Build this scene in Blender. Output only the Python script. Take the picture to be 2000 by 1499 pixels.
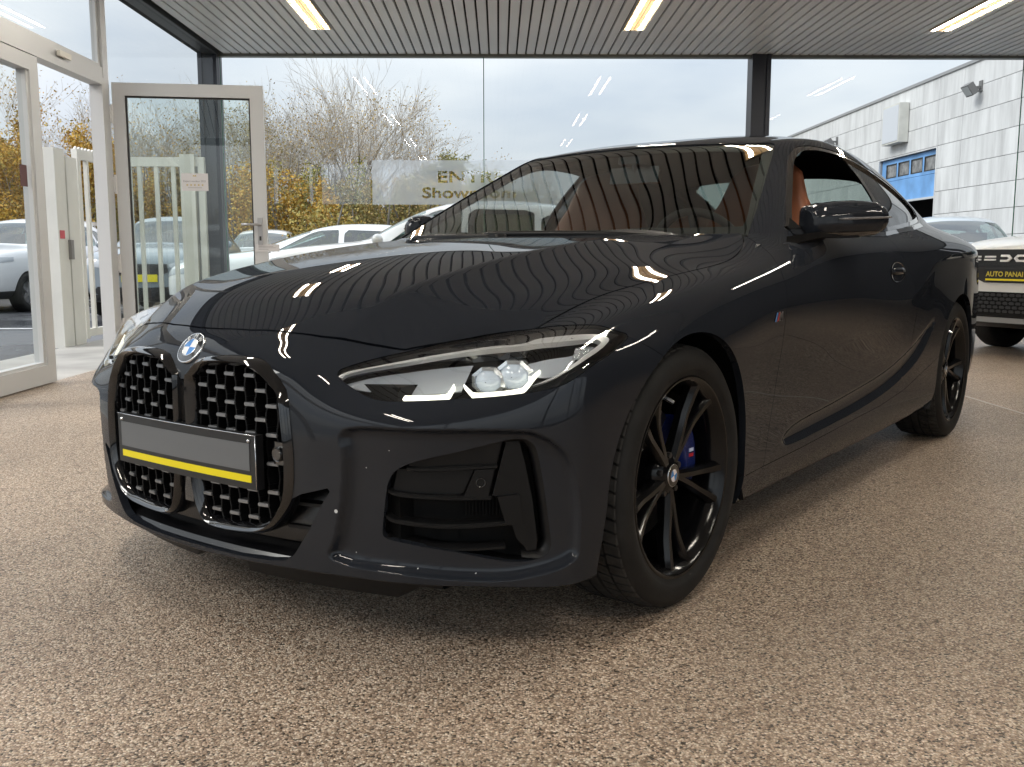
import bpy, bmesh, math, random
import numpy as np
from mathutils import Vector, Matrix
from mathutils.bvhtree import BVHTree
R = math.radians
random.seed(7)
rng = np.random.default_rng(7)
for o in list(bpy.data.objects): bpy.data.objects.remove(o)
scene = bpy.context.scene
COL = scene.collection

# ------------------------------------------------------------ camera
# the coupe's own axes are the world axes: x = its left, y = rearwards from the front axle, z = up
CAM = Vector((1.9398, -2.1274, 0.8764)); CYAW = -0.6390; CPIT = 0.13242; FPX = 1874.135
fwd = Vector((math.sin(CYAW)*math.cos(CPIT), math.cos(CYAW)*math.cos(CPIT), -math.sin(CPIT)))
cam_data = bpy.data.cameras.new('camera'); cam = bpy.data.objects.new('camera', cam_data); COL.objects.link(cam)
cam.location = CAM; cam.rotation_euler = fwd.to_track_quat('-Z', 'Y').to_euler()
cam_data.sensor_width = 36; cam_data.lens = 36*FPX/2000; cam_data.clip_start = 0.05; cam_data.clip_end = 2000
scene.camera = cam

# ------------------------------------------------------------ sky, sun, exposure
SKY_H = 3.5
SUN_EL, SUN_AZ = R(40), R(-148)           # azimuth from +y towards +x
world = bpy.data.worlds.new('World'); scene.world = world; world.use_nodes = True
wn = world.node_tree.nodes; wl = world.node_tree.links
for n in list(wn): wn.remove(n)
wo = wn.new('ShaderNodeOutputWorld'); bg = wn.new('ShaderNodeBackground')
sky = wn.new('ShaderNodeTexSky'); sky.sky_type = 'NISHITA'; sky.sun_disc = False
sky.sun_elevation = SUN_EL; sky.sun_rotation = SUN_AZ; sky.dust_density = 3.0; sky.air_density = 1.0
# overcast: the clear sky is veiled by an even, faintly mottled cloud sheet
tc = wn.new('ShaderNodeTexCoord'); mp = wn.new('ShaderNodeMapping'); mp.inputs['Scale'].default_value = (1.0, 1.0, 3.2)
nz = wn.new('ShaderNodeTexNoise'); nz.inputs['Scale'].default_value = 2.6; nz.inputs['Detail'].default_value = 6; nz.inputs['Roughness'].default_value = 0.5
cr = wn.new('ShaderNodeValToRGB'); cr.color_ramp.elements[0].position = 0.36; cr.color_ramp.elements[1].position = 0.66
cr.color_ramp.elements[0].color = (.82, .90, 1.02, 1); cr.color_ramp.elements[1].color = (1.24, 1.26, 1.28, 1)
# standard overcast sky: brightness rises from the horizon to three times that at the zenith
sx = wn.new('ShaderNodeSeparateXYZ'); zr = wn.new('ShaderNodeMapRange'); zr.inputs[1].default_value = 0.0; zr.inputs[2].default_value = 1.0; zr.inputs[3].default_value = SKY_H; zr.inputs[4].default_value = SKY_H*3
wl.new(tc.outputs['Generated'], sx.inputs[0]); wl.new(sx.outputs['Z'], zr.inputs[0])
sc_ = wn.new('ShaderNodeVectorMath'); sc_.operation = 'SCALE'; wl.new(cr.outputs[0], sc_.inputs[0]); wl.new(zr.outputs[0], sc_.inputs['Scale'])
mx = wn.new('ShaderNodeMix'); mx.data_type = 'RGBA'; mx.inputs[0].default_value = 0.88
wl.new(tc.outputs['Generated'], mp.inputs[0]); wl.new(mp.outputs[0], nz.inputs['Vector']); wl.new(nz.outputs['Fac'], cr.inputs[0])
wl.new(sky.outputs[0], mx.inputs[6]); wl.new(sc_.outputs[0], mx.inputs[7])
wl.new(mx.outputs[2], bg.inputs['Color']); bg.inputs['Strength'].default_value = 0.1
wl.new(bg.outputs[0], wo.inputs['Surface'])
sd = bpy.data.lights.new('sun', 'SUN'); so = bpy.data.objects.new('sun', sd); COL.objects.link(so)
sd.energy = 1.1; sd.angle = R(25); sd.color = (1.0, 0.97, 0.92)
sv = Vector((math.sin(SUN_AZ)*math.cos(SUN_EL), math.cos(SUN_AZ)*math.cos(SUN_EL), math.sin(SUN_EL)))
so.rotation_euler = sv.to_track_quat('Z', 'Y').to_euler(); so.location = (0, 0, 30)
scene.view_settings.view_transform = 'Standard'; scene.view_settings.look = 'None'
scene.view_settings.gamma = 1.0; scene.view_settings.use_curve_mapping = False; scene.view_settings.exposure = 1.0
scene.render.engine = 'CYCLES'
scene.cycles.max_bounces = 10; scene.cycles.glossy_bounces = 6; scene.cycles.transparent_max_bounces = 24; scene.cycles.transmission_bounces = 8
scene.cycles.caustics_reflective = False; scene.cycles.caustics_refractive = False
scene.cycles.use_denoising = True

# ------------------------------------------------------------ materials
MATS = {}
def mat(name, color, rough=0.5, metal=0.0, spec=0.5, coat=0.0, coat_rough=0.03, emit=None, estr=0.0, bump=None, var=None, alpha=None):
    """Principled material; var = (scale, amount) colour mottling, bump = (scale, strength, distance)"""
    if name in MATS: return MATS[name]
    m = bpy.data.materials.new(name); m.use_nodes = True
    nt = m.node_tree; b = nt.nodes['Principled BSDF']
    b.inputs['Base Color'].default_value = (*color, 1); b.inputs['Roughness'].default_value = rough
    b.inputs['Metallic'].default_value = metal; b.inputs['Specular IOR Level'].default_value = spec
    b.inputs['Coat Weight'].default_value = coat; b.inputs['Coat Roughness'].default_value = coat_rough
    if emit: b.inputs['Emission Color'].default_value = (*emit, 1); b.inputs['Emission Strength'].default_value = estr
    if alpha is not None: b.inputs['Alpha'].default_value = alpha
    if var or bump:
        t = nt.nodes.new('ShaderNodeTexCoord')
    if var:
        n = nt.nodes.new('ShaderNodeTexNoise'); n.inputs['Scale'].default_value = var[0]; n.inputs['Detail'].default_value = 5
        nt.links.new(t.outputs['Object'], n.inputs['Vector'])
        r = nt.nodes.new('ShaderNodeValToRGB'); a = var[1]
        r.color_ramp.elements[0].position = 0.3; r.color_ramp.elements[1].position = 0.7
        r.color_ramp.elements[0].color = (*[c*(1-a) for c in color], 1); r.color_ramp.elements[1].color = (*[min(1, c*(1+a)) for c in color], 1)
        nt.links.new(n.outputs['Fac'], r.inputs[0]); nt.links.new(r.outputs[0], b.inputs['Base Color'])
    if bump:
        n2 = nt.nodes.new('ShaderNodeTexNoise'); n2.inputs['Scale'].default_value = bump[0]; n2.inputs['Detail'].default_value = 3
        nt.links.new(t.outputs['Object'], n2.inputs['Vector'])
        bp = nt.nodes.new('ShaderNodeBump'); bp.inputs['Strength'].default_value = bump[1]; bp.inputs['Distance'].default_value = bump[2]
        nt.links.new(n2.outputs['Fac'], bp.inputs['Height']); nt.links.new(bp.outputs[0], b.inputs['Normal'])
    MATS[name] = m
    return m
def glass_mat(name, tint, refl=1.0, rough=0.0, base=0.0):
    """thin sheet glass: straight-through tint plus mirror reflection by Fresnel"""
    if name in MATS: return MATS[name]
    m = bpy.data.materials.new(name); m.use_nodes = True; nt = m.node_tree
    for n in list(nt.nodes): nt.nodes.remove(n)
    out = nt.nodes.new('ShaderNodeOutputMaterial'); mixn = nt.nodes.new('ShaderNodeMixShader')
    tr = nt.nodes.new('ShaderNodeBsdfTransparent'); tr.inputs[0].default_value = (*tint, 1)
    gl = nt.nodes.new('ShaderNodeBsdfGlossy'); gl.inputs['Roughness'].default_value = rough; gl.inputs['Color'].default_value = (refl, refl, refl, 1)
    fr = nt.nodes.new('ShaderNodeFresnel'); ge = nt.nodes.new('ShaderNodeNewGeometry'); io = nt.nodes.new('ShaderNodeMapRange')
    io.inputs[3].default_value = 1.5; io.inputs[4].default_value = 1/1.5; nt.links.new(ge.outputs['Backfacing'], io.inputs[0]); nt.links.new(io.outputs[0], fr.inputs['IOR'])   # a sheet reflects alike from both sides
    ma = nt.nodes.new('ShaderNodeMath'); ma.operation = 'ADD'; ma.inputs[1].default_value = base; ma.use_clamp = True
    nt.links.new(fr.outputs[0], ma.inputs[0]); nt.links.new(ma.outputs[0], mixn.inputs[0])
    nt.links.new(tr.outputs[0], mixn.inputs[1]); nt.links.new(gl.outputs[0], mixn.inputs[2]); nt.links.new(mixn.outputs[0], out.inputs[0])
    MATS[name] = m
    return m

# ------------------------------------------------------------ object helpers
def link(name, me, parent=None, m=None):
    o = bpy.data.objects.new(name, me); COL.objects.link(o)
    if parent is not None: o.parent = parent
    if m is not None:
        me.materials.clear(); me.materials.append(m)
    return o
def tag(o, label=None, cat=None, group=None, kind=None):
    if label: o['label'] = label
    if cat: o['category'] = cat
    if group: o['group'] = group
    if kind: o['kind'] = kind
    return o
def empty(name, loc=(0, 0, 0), rz=0.0, label=None, cat=None, group=None):
    o = bpy.data.objects.new(name, None); COL.objects.link(o); o.location = loc; o.rotation_euler = (0, 0, rz)
    o.empty_display_size = 0.1
    return tag(o, label, cat, group)
def mesh(name, verts, faces, smooth=False):
    me = bpy.data.meshes.new(name); me.from_pydata([tuple(map(float, v)) for v in verts], [], [tuple(int(i) for i in f) for f in faces]); me.update()
    if smooth: me.polygons.foreach_set('use_smooth', [True]*len(me.polygons))
    return me
def from_bm(name, bm, parent=None, m=None, smooth=False, angle=None):
    bmesh.ops.recalc_face_normals(bm, faces=bm.faces)
    me = bpy.data.meshes.new(name); bm.to_mesh(me); bm.free()
    if smooth or angle: me.polygons.foreach_set('use_smooth', [True]*len(me.polygons))
    if angle: me.set_sharp_from_angle(angle=R(angle))
    return link(name, me, parent, m)
class MB:
    """collects simple solids into one mesh"""
    def __init__(s): s.v = []; s.f = []
    def add(s, v, f):
        b = len(s.v); s.v += [tuple(map(float, p)) for p in v]; s.f += [tuple(i+b for i in q) for q in f]; return s
    def box(s, lo, hi, M=None):
        x0, y0, z0 = lo; x1, y1, z1 = hi
        v = [Vector(p) for p in ((x0,y0,z0),(x1,y0,z0),(x1,y1,z0),(x0,y1,z0),(x0,y0,z1),(x1,y0,z1),(x1,y1,z1),(x0,y1,z1))]
        if M is not None: v = [M @ p for p in v]
        return s.add(v, [(0,3,2,1),(4,5,6,7),(0,1,5,4),(1,2,6,5),(2,3,7,6),(3,0,4,7)])
    def prism(s, poly, axis, a, b, M=None):
        """poly: 2D outline (other two axes in order), extruded on axis from a to b"""
        def P(p, h):
            q = [0,0,0]; o = [i for i in range(3) if i != axis]; q[o[0]] = p[0]; q[o[1]] = p[1]; q[axis] = h
            q = Vector(q); return M @ q if M is not None else q
        n = len(poly); v = [P(p, a) for p in poly]+[P(p, b) for p in poly]
        f = [tuple(range(n))[::-1], tuple(range(n, 2*n))]+[(i, (i+1) % n, n+(i+1) % n, n+i) for i in range(n)]
        return s.add(v, f)
    def tube(s, pts, r, seg=8, caps=True, closed=False):
        pts = [Vector(p) for p in pts]; n = len(pts); rr = r if hasattr(r, '__len__') else [r]*n
        base = len(s.v); up = None
        for i, p in enumerate(pts):
            if closed: d = pts[(i+1) % n]-pts[i-1]
            else: d = pts[min(i+1, n-1)]-pts[max(i-1, 0)]
            d.normalize()
            if up is None: up = Vector((0,0,1)) if abs(d.z) < .9 else Vector((1,0,0))
            a = d.cross(up)
            if a.length < 1e-5: a = d.orthogonal()
            a.normalize(); up = a.cross(d).normalized()
            for k in range(seg):
                t = 2*math.pi*k/seg; s.v.append(tuple(p+(a*math.cos(t)+up*math.sin(t))*rr[i]))
        m = n if closed else n-1
        for i in range(m):
            j = (i+1) % n
            for k in range(seg):
                l = (k+1) % seg
                s.f.append((base+i*seg+k, base+i*seg+l, base+j*seg+l, base+j*seg+k))
        if caps and not closed:
            s.f.append(tuple(base+k for k in range(seg))[::-1]); s.f.append(tuple(base+(n-1)*seg+k for k in range(seg)))
        return s
    def lathe(s, prof, axis=0, c=(0,0,0), seg=32, close=False):
        """prof: (radius, height) pairs turned about axis through c"""
        base = len(s.v); n = len(prof); o = [i for i in range(3) if i != axis]
        for r, h in prof:
            for k in range(seg):
                t = 2*math.pi*k/seg; q = list(c); q[o[0]] += r*math.cos(t); q[o[1]] += r*math.sin(t); q[axis] += h; s.v.append(tuple(q))
        for i in range(n if close else n-1):
            j = (i+1) % n
            for k in range(seg):
                l = (k+1) % seg; s.f.append((base+i*seg+k, base+i*seg+l, base+j*seg+l, base+j*seg+k))
        return s
    def build(s, name, parent=None, m=None, smooth=False, angle=None, recalc=True):
        me = bpy.data.meshes.new(name); me.from_pydata(s.v, [], s.f)
        if recalc:
            bm = bmesh.new(); bm.from_mesh(me); bmesh.ops.recalc_face_normals(bm, faces=bm.faces); bm.to_mesh(me); bm.free()
        if smooth or angle: me.polygons.foreach_set('use_smooth', [True]*len(me.polygons))
        if angle: me.set_sharp_from_angle(angle=R(angle))
        return link(name, me, parent, m)
def copy_tree(o, parent=None):
    c = o.copy(); COL.objects.link(c); c.parent = parent
    for ch in list(o.children): copy_tree(ch, c)
    return c
def spline(keys, t):
    """smooth monotone-ish interpolation of (t, value) keys (Hermite with finite differences)"""
    k = np.array(keys, float); x = k[:, 0]; y = k[:, 1:]
    t = np.atleast_1d(np.asarray(t, float)); m = np.zeros_like(y)
    d = (y[1:]-y[:-1])/(x[1:]-x[:-1])[:, None]
    m[1:-1] = (d[1:]*(x[1:-1]-x[:-2])[:, None]+d[:-1]*(x[2:]-x[1:-1])[:, None])/(x[2:]-x[:-2])[:, None]; m[0] = d[0]; m[-1] = d[-1]
    i = np.clip(np.searchsorted(x, t)-1, 0, len(x)-2); h = (x[i+1]-x[i])[:, None]; s = ((t-x[i])/(x[i+1]-x[i]))[:, None]
    r = (2*s**3-3*s**2+1)*y[i]+(s**3-2*s**2+s)*h*m[i]+(-2*s**3+3*s**2)*y[i+1]+(s**3-s**2)*h*m[i+1]
    return r
def smooth_poly(pts, n=6, closed=True):
    """Catmull-Rom through 2D/3D points"""
    p = np.array(pts, float); N = len(p); out = []
    for i in range(N if closed else N-1):
        p0, p1, p2, p3 = (p[(i-1) % N], p[i], p[(i+1) % N], p[(i+2) % N]) if closed else (p[max(i-1, 0)], p[i], p[i+1], p[min(i+2, N-1)])
        for s in np.arange(n)/n:
            out.append(.5*((2*p1)+(-p0+p2)*s+(2*p0-5*p1+4*p2-p3)*s*s+(-p0+3*p1-3*p2+p3)*s**3))
    if not closed: out.append(p[-1])
    return np.array(out)
# ============================================================ the place
# room frame: u to the right, v away from the camera, origin under the camera
TH = R(-37.4); RU = Vector((math.cos(TH), -math.sin(TH), 0)); RV = Vector((math.sin(TH), math.cos(TH), 0))
RM = Matrix(((RU.x, RV.x, 0, CAM.x), (RU.y, RV.y, 0, CAM.y), (0, 0, 1, 0), (0, 0, 0, 1)))
def inroom(o): o.matrix_world = RM @ o.matrix_world; return o
def rempty(name, loc, rz, label, cat, group=None):
    o = empty(name, RM @ Vector(loc), TH*-1*-1 if False else rz, label, cat, group); o.rotation_euler = (0, 0, rz-TH); return o
def nodes(m): return m.node_tree.nodes, m.node_tree.links
# ---- stone carpet: resin-bound pebbles
def stone_carpet():
    m = bpy.data.materials.new('stone_carpet'); m.use_nodes = True; n, l = nodes(m); b = n['Principled BSDF']
    t = n.new('ShaderNodeTexCoord'); vo = n.new('ShaderNodeTexVoronoi'); vo.inputs['Scale'].default_value = 215; vo.inputs['Randomness'].default_value = 1.0
    l.new(t.outputs['Object'], vo.inputs['Vector'])
    sp = n.new('ShaderNodeSeparateColor'); l.new(vo.outputs['Color'], sp.inputs[0])
    r = n.new('ShaderNodeValToRGB'); r.color_ramp.interpolation = 'CONSTANT'
    cols = [(0, (.055, .040, .030)), (.09, (.22, .150, .104)), (.22, (.38, .275, .198)), (.40, (.50, .378, .282)), (.56, (.59, .468, .358)), (.72, (.30, .215, .158)), (.80, (.70, .585, .468)), (.92, (.79, .69, .575))]
    e = r.color_ramp.elements
    e[0].position = 0; e[0].color = (*cols[0][1], 1); e[1].position = cols[1][0]; e[1].color = (*cols[1][1], 1)
    for p, c in cols[2:]: k = e.new(p); k.color = (*c, 1)
    l.new(sp.outputs[0], r.inputs[0])
    # dark gaps between the pebbles, slow drift of tone over the floor
    g = n.new('ShaderNodeMapRange'); g.inputs[1].default_value = .30; g.inputs[2].default_value = .62; g.inputs[3].default_value = 1.0; g.inputs[4].default_value = .6; l.new(vo.outputs['Distance'], g.inputs[0])
    nz = n.new('ShaderNodeTexNoise'); nz.inputs['Scale'].default_value = .7; nz.inputs['Detail'].default_value = 7; l.new(t.outputs['Object'], nz.inputs['Vector'])
    g2 = n.new('ShaderNodeMapRange'); g2.inputs[3].default_value = .74; g2.inputs[4].default_value = 1.12; g2.inputs[1].default_value = .3; g2.inputs[2].default_value = .7; l.new(nz.outputs['Fac'], g2.inputs[0])
    mu = n.new('ShaderNodeMath'); mu.operation = 'MULTIPLY'; l.new(g.outputs[0], mu.inputs[0]); l.new(g2.outputs[0], mu.inputs[1])
    mx = n.new('ShaderNodeVectorMath'); mx.operation = 'SCALE'; l.new(r.outputs[0], mx.inputs[0]); l.new(mu.outputs[0], mx.inputs['Scale']); l.new(mx.outputs[0], b.inputs['Base Color'])
    bp = n.new('ShaderNodeBump'); bp.invert = True; bp.inputs['Strength'].default_value = .55; bp.inputs['Distance'].default_value = .004; l.new(vo.outputs['Distance'], bp.inputs['Height']); l.new(bp.outputs[0], b.inputs['Normal'])
    b.inputs['Roughness'].default_value = .42; b.inputs['Specular IOR Level'].default_value = .42
    return m
U0, U1, V0, V1, CH = -3.13, 9.6, -3.2, 11.1, 3.10
fl = MB().box((U0, V0, -.06), (U1, V1+.1, 0)).build('floor', None, stone_carpet()); inroom(fl); tag(fl, kind='structure')
js = mat('joint_strip', (.55, .53, .50), rough=.4)
o = MB().box((2.925, -4, -.01), (2.937, 11, .0025)).build('floor_joint', None, js); inroom(o); tag(o, kind='structure')
o = MB().box((2.95, 5.28, -.01), (9.5, 5.288, .0015)).build('floor_joint', None, mat('joint_dull', (.24, .20, .17), rough=.6)); inroom(o); tag(o, kind='structure')
# ---- yard: damp tarmac to the horizon
def tarmac():
    m = mat('damp_tarmac', (.075, .078, .085), rough=.35, spec=.5); n, l = nodes(m); b = n['Principled BSDF']
    t = n.new('ShaderNodeTexCoord'); a = n.new('ShaderNodeTexNoise'); a.inputs['Scale'].default_value = .35; a.inputs['Detail'].default_value = 7; l.new(t.outputs['Object'], a.inputs['Vector'])
    r = n.new('ShaderNodeMapRange'); r.inputs[1].default_value = .35; r.inputs[2].default_value = .65; r.inputs[3].default_value = .10; r.inputs[4].default_value = .55; l.new(a.outputs['Fac'], r.inputs[0]); l.new(r.outputs[0], b.inputs['Roughness'])
    c = n.new('ShaderNodeValToRGB'); c.color_ramp.elements[0].position = .35; c.color_ramp.elements[1].position = .7; c.color_ramp.elements[0].color = (.05, .052, .06, 1); c.color_ramp.elements[1].color = (.11, .112, .118, 1); l.new(a.outputs['Fac'], c.inputs[0]); l.new(c.outputs[0], b.inputs['Base Color'])
    f = n.new('ShaderNodeTexNoise'); f.inputs['Scale'].default_value = 120; l.new(t.outputs['Object'], f.inputs['Vector']); bp = n.new('ShaderNodeBump'); bp.inputs['Strength'].default_value = .12; bp.inputs['Distance'].default_value = .01; l.new(f.outputs['Fac'], bp.inputs['Height']); l.new(bp.outputs[0], b.inputs['Normal'])
    return m
o = MB().add([(-600, -600, -.065), (600, -600, -.065), (600, 600, -.065), (-600, 600, -.065)], [(0, 1, 2, 3)]).build('ground', None, tarmac()); tag(o, kind='structure')
o = MB().box((-4.25, -5, -.2), (U0-.04, 11.6, -.012)).build('pavement', None, mat('concrete_paving', (.36, .35, .33), rough=.75, var=(2, .2), bump=(60, .2, .01))); inroom(o); tag(o, kind='structure')
for v in (12.5, 17.5, 22.5):
    o = MB().box((-14, v, -.064), (-3.6, v+.1, -.060)).build('road_marking', None, mat('road_paint', (.7, .7, .7), rough=.6, var=(8, .25))); inroom(o); tag(o, kind='structure')
# ---- slatted metal ceiling
slat_m = mat('slat_metal', (.66, .70, .735), rough=.40, spec=.5, var=(.8, .06)); dark_trim = mat('dark_metal_trim', (.035, .040, .042), rough=.45)
ceil = MB().box((U0-.25, V0, CH+.03), (U1+.3, V1+.10, CH+.30)).build('ceiling', None, mat('ceiling_void', (.012, .012, .013), rough=.9)); inroom(ceil); tag(ceil, kind='structure')
PITCH = .102; n = int((U1-U0)/PITCH); LAMPS_U = (-1.748, 1.338, 4.388)
sm = MB(); hw = PITCH/2-.009; sm.prism([(-hw, .028), (-hw, .004), (-hw+.004, 0), (hw-.004, 0), (hw, .004), (hw, .028)], 1, V0+.02, V1-.02)
sme = sm.build('slat', None, slat_m).data; bpy.data.objects.remove(bpy.data.objects['slat'])
u = .051
us = sorted([.051+PITCH*k for k in range(-31, 92)])
for u in us:
    if u < U0+.05 or u > U1-.03: continue
    s_ = link('slat', sme, ceil); s_.location = (u, 0, CH)
# lamps: twin-tube troffers flush with the slats
lamp_on = mat('lamp_louvre', (.9, .85, .75), rough=.5, emit=(1.0, .55, .19), estr=0.55); tube_on = mat('lamp_tube', (1, 1, 1), rough=.5, emit=(1.0, .93, .81), estr=64.0)
fits = []
lm = empty('ceiling_lamp'); frame = MB()
for s in (-1, 1): frame.box((s*.102-.003, -.72, -.006), (s*.102+.003, .72, .03))
frame.box((-.003, -.72, -.004), (.003, .72, .03)); frame.box((-.102, -.722, -.006), (.102, -.716, .03)); frame.box((-.102, .716, -.006), (.102, .722, .03)); fo = frame.build('lamp_frame', lm, mat('lamp_frame', (.5, .45, .35), rough=.4))
for s in (-1, 1):
    MB().box((s*.051-.047, -.715, .0), (s*.051+.047, .715, .006)).build('lamp_diffuser', lm, lamp_on)
    MB().box((s*.051-.014+s*.012, -.70, -.002), (s*.051+.014+s*.012, .70, .0)).build('lamp_tube', lm, tube_on)
rows_v = [9.14, 5.95, 2.75, -.45]; names = {0: 'far row', 1: 'second row', 2: 'third row', 3: 'rear row'}
first = True
for a, uu in enumerate(LAMPS_U):
    for b, vv in enumerate(rows_v):
        o = lm if first else copy_tree(lm); first = False
        o.location = RM @ Vector((uu, vv, CH-.008)); o.rotation_euler = (0, 0, -TH); fits.append(o)
        pos = ('above the open glass door side', 'above the middle of the room', 'above the white parked car side', 'by the rear wall')[a]
        tag(o, 'lit twin-tube ceiling lamp %s, %s from the glazing' % (pos, names[b]), 'ceiling lamp', 'lit lamps between the ceiling slats')
# edge trim of the ceiling at the glazing
o = MB().box((U0-.1, V1-.03, CH-.03), (U1, V1+.06, CH+.05)).build('ceiling_edge', None, mat('edge_green_grey', (.16, .17, .155), rough=.4)); inroom(o); tag(o, kind='structure')
o = MB().box((U0-.12, V0, CH-.02), (U0+.03, V1, CH+.08)).build('ceiling_edge', None, dark_trim); inroom(o); tag(o, kind='structure')
# ---- far glazing: posts, panes, joints
post_m = mat('blue_black_post', (.020, .024, .036), rough=.4)
for k, (u, nm) in enumerate(((-3.215, 'in the corner behind the open door'), (2.93, 'behind the coupe roof'), (9.1, 'at the far right'))):
    p = MB(); p.box((u-.105, V1-.10, 0), (u-.06, V1+.12, CH)); p.box((u+.06, V1-.10, 0), (u+.105, V1+.12, CH)); p.box((u-.06, V1-.08, 0), (u+.06, V1+.10, CH)); p = p.build('steel_post', None, post_m); inroom(p); tag(p, 'blue black steel post %s, floor to ceiling' % nm, 'post', 'steel posts along the glazing')
pane_g = glass_mat('showroom_glass', (.93, .955, .945), base=.0, refl=.22)
edge_g = mat('glass_edge', (.10, .22, .17), rough=.2)
segs = [(-3.10, -.178, 'left'), (-.168, 2.82, 'middle'), (3.04, 5.90, 'right'), (5.91, 8.98, 'far right')]
for a, b, nm in segs:
    r = rempty('glass_pane', (.5*(a+b), V1, 0), 0, 'tall frameless %s pane of the far glazing' % nm, 'glass pane', 'panes of the far glazing')
    w = (b-a)/2; MB().add([(-w, 0, .02), (w, 0, .02), (w, 0, CH-.03), (-w, 0, CH-.03)], [(0, 1, 2, 3)]).build('pane', r, pane_g, recalc=False)
    MB().box((-w-.002, -.005, .02), (-w+.008, .005, CH-.02)).build('pane_edge', r, edge_g)
o = MB().box((U0, V1-.06, .0), (U1, V1+.06, .06)).build('glazing_sill', None, dark_trim); inroom(o); tag(o, kind='structure')
# frosted film with cut-out lettering on the middle of the glazing
def film(text_rows, u0, u1, z0, z1, m, label):
    cu = bpy.data.curves.new('film', 'CURVE'); cu.dimensions = '2D'; cu.fill_mode = 'BOTH'
    def poly(pts):
        s = cu.splines.new('POLY'); s.points.add(len(pts)-1); s.use_cyclic_u = True
        for q, p in zip(s.points, pts): q.co = (p[0]*40, p[1]*40, 0, 1)
    poly([(u0, z0), (u1, z0), (u1, z1), (u0, z1)])
    for txt, x, y, sz, sx, off in text_rows:
        tcv = bpy.data.curves.new('t', 'FONT'); tcv.dimensions = '2D'; tcv.body = txt; tcv.size = sz; tcv.offset = off; tcv.resolution_u = 2; tcv.align_x = 'LEFT'
        to = bpy.data.objects.new('t', tcv); COL.objects.link(to); bpy.context.view_layer.objects.active = to; to.select_set(True); bpy.ops.object.convert(target='CURVE')
        loops = []
        for sp_ in to.data.splines:
            q = []; bp = sp_.bezier_points; nb_ = len(bp)
            for i in range(nb_):
                p0, p1, p2, p3 = bp[i].co, bp[i].handle_right, bp[(i+1) % nb_].handle_left, bp[(i+1) % nb_].co
                straight = ((p1-p0).cross(p3-p0)).length < 1e-7 and ((p2-p0).cross(p3-p0)).length < 1e-7
                for t in ((0,) if straight else (0, .25, .5, .75)): q.append(p0*(1-t)**3+p1*3*t*(1-t)**2+p2*3*t*t*(1-t)+p3*t**3)
            loops.append(np.array([(w.x*sx, w.y) for w in q]))
        areas = [.5*np.sum(l_[:, 0]*np.roll(l_[:, 1], -1)-np.roll(l_[:, 0], -1)*l_[:, 1]) for l_ in loops]; sg = np.sign(max(areas, key=abs))
        for l_ in loops:                                   # embolden: outlines grow, counters shrink
            e = np.roll(l_, -1, 0)-np.roll(l_, 1, 0); e /= np.linalg.norm(e, axis=1)[:, None]+1e-9
            l2 = l_+sg*off*np.stack([e[:, 1], -e[:, 0]], 1); poly([(x+a_, y+b_) for a_, b_ in l2])
        tdat = to.data; bpy.data.objects.remove(to); bpy.data.curves.remove(tdat)
    ob = bpy.data.objects.new('film', cu); COL.objects.link(ob); dg = bpy.context.evaluated_depsgraph_get(); dg.update(); me = bpy.data.meshes.new_from_object(ob.evaluated_get(dg)); bpy.data.objects.remove(ob)
    me.transform(Matrix(((1/40, 0, 0, 0), (0, 0, -1/40, V1-.012), (0, 1/40, 0, 0), (0, 0, 0, 1)))); o = link('window_film', me, None, m); inroom(o); tag(o, label, 'window film'); return o
def film_mat(name, k):
    m = bpy.data.materials.new(name); m.use_nodes = True; n, l = nodes(m)
    for q in list(n): n.remove(q)
    o = n.new('ShaderNodeOutputMaterial'); mx = n.new('ShaderNodeMixShader'); mx.inputs[0].default_value = k; t = n.new('ShaderNodeBsdfTransparent'); d = n.new('ShaderNodeBsdfTranslucent'); d.inputs[0].default_value = (.82, .84, .86, 1)
    l.new(t.outputs[0], mx.inputs[1]); l.new(d.outputs[0], mx.inputs[2]); l.new(mx.outputs[0], o.inputs[0]); return m
film_m = film_mat('frosted_film', .5); film_m2 = film_mat('translucent_white_thin', .2)
film([('ENTREE', -.70, 1.70, .178, 1.45, .007), ('Showroom', -.87, 1.528, .165, 1.45, .006)], -1.43, 1.03, 1.452, 1.945, film_m, 'frosted film with cut-out ENTREE Showroom lettering on the glazing')
film([], -2.0, -1.45, 1.455, 1.895, film_m2, 'faint translucent white rectangle left of the lettered film')  # plain translucent white sheets, fainter than the lettered one
film([], -2.54, -2.495, 1.46, 1.85, film_m2, 'narrow translucent strip beside the open door')
film([], -2.14, -2.10, 1.465, 1.88, film_m2, 'narrow translucent strip between door and faint rectangle')
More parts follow.
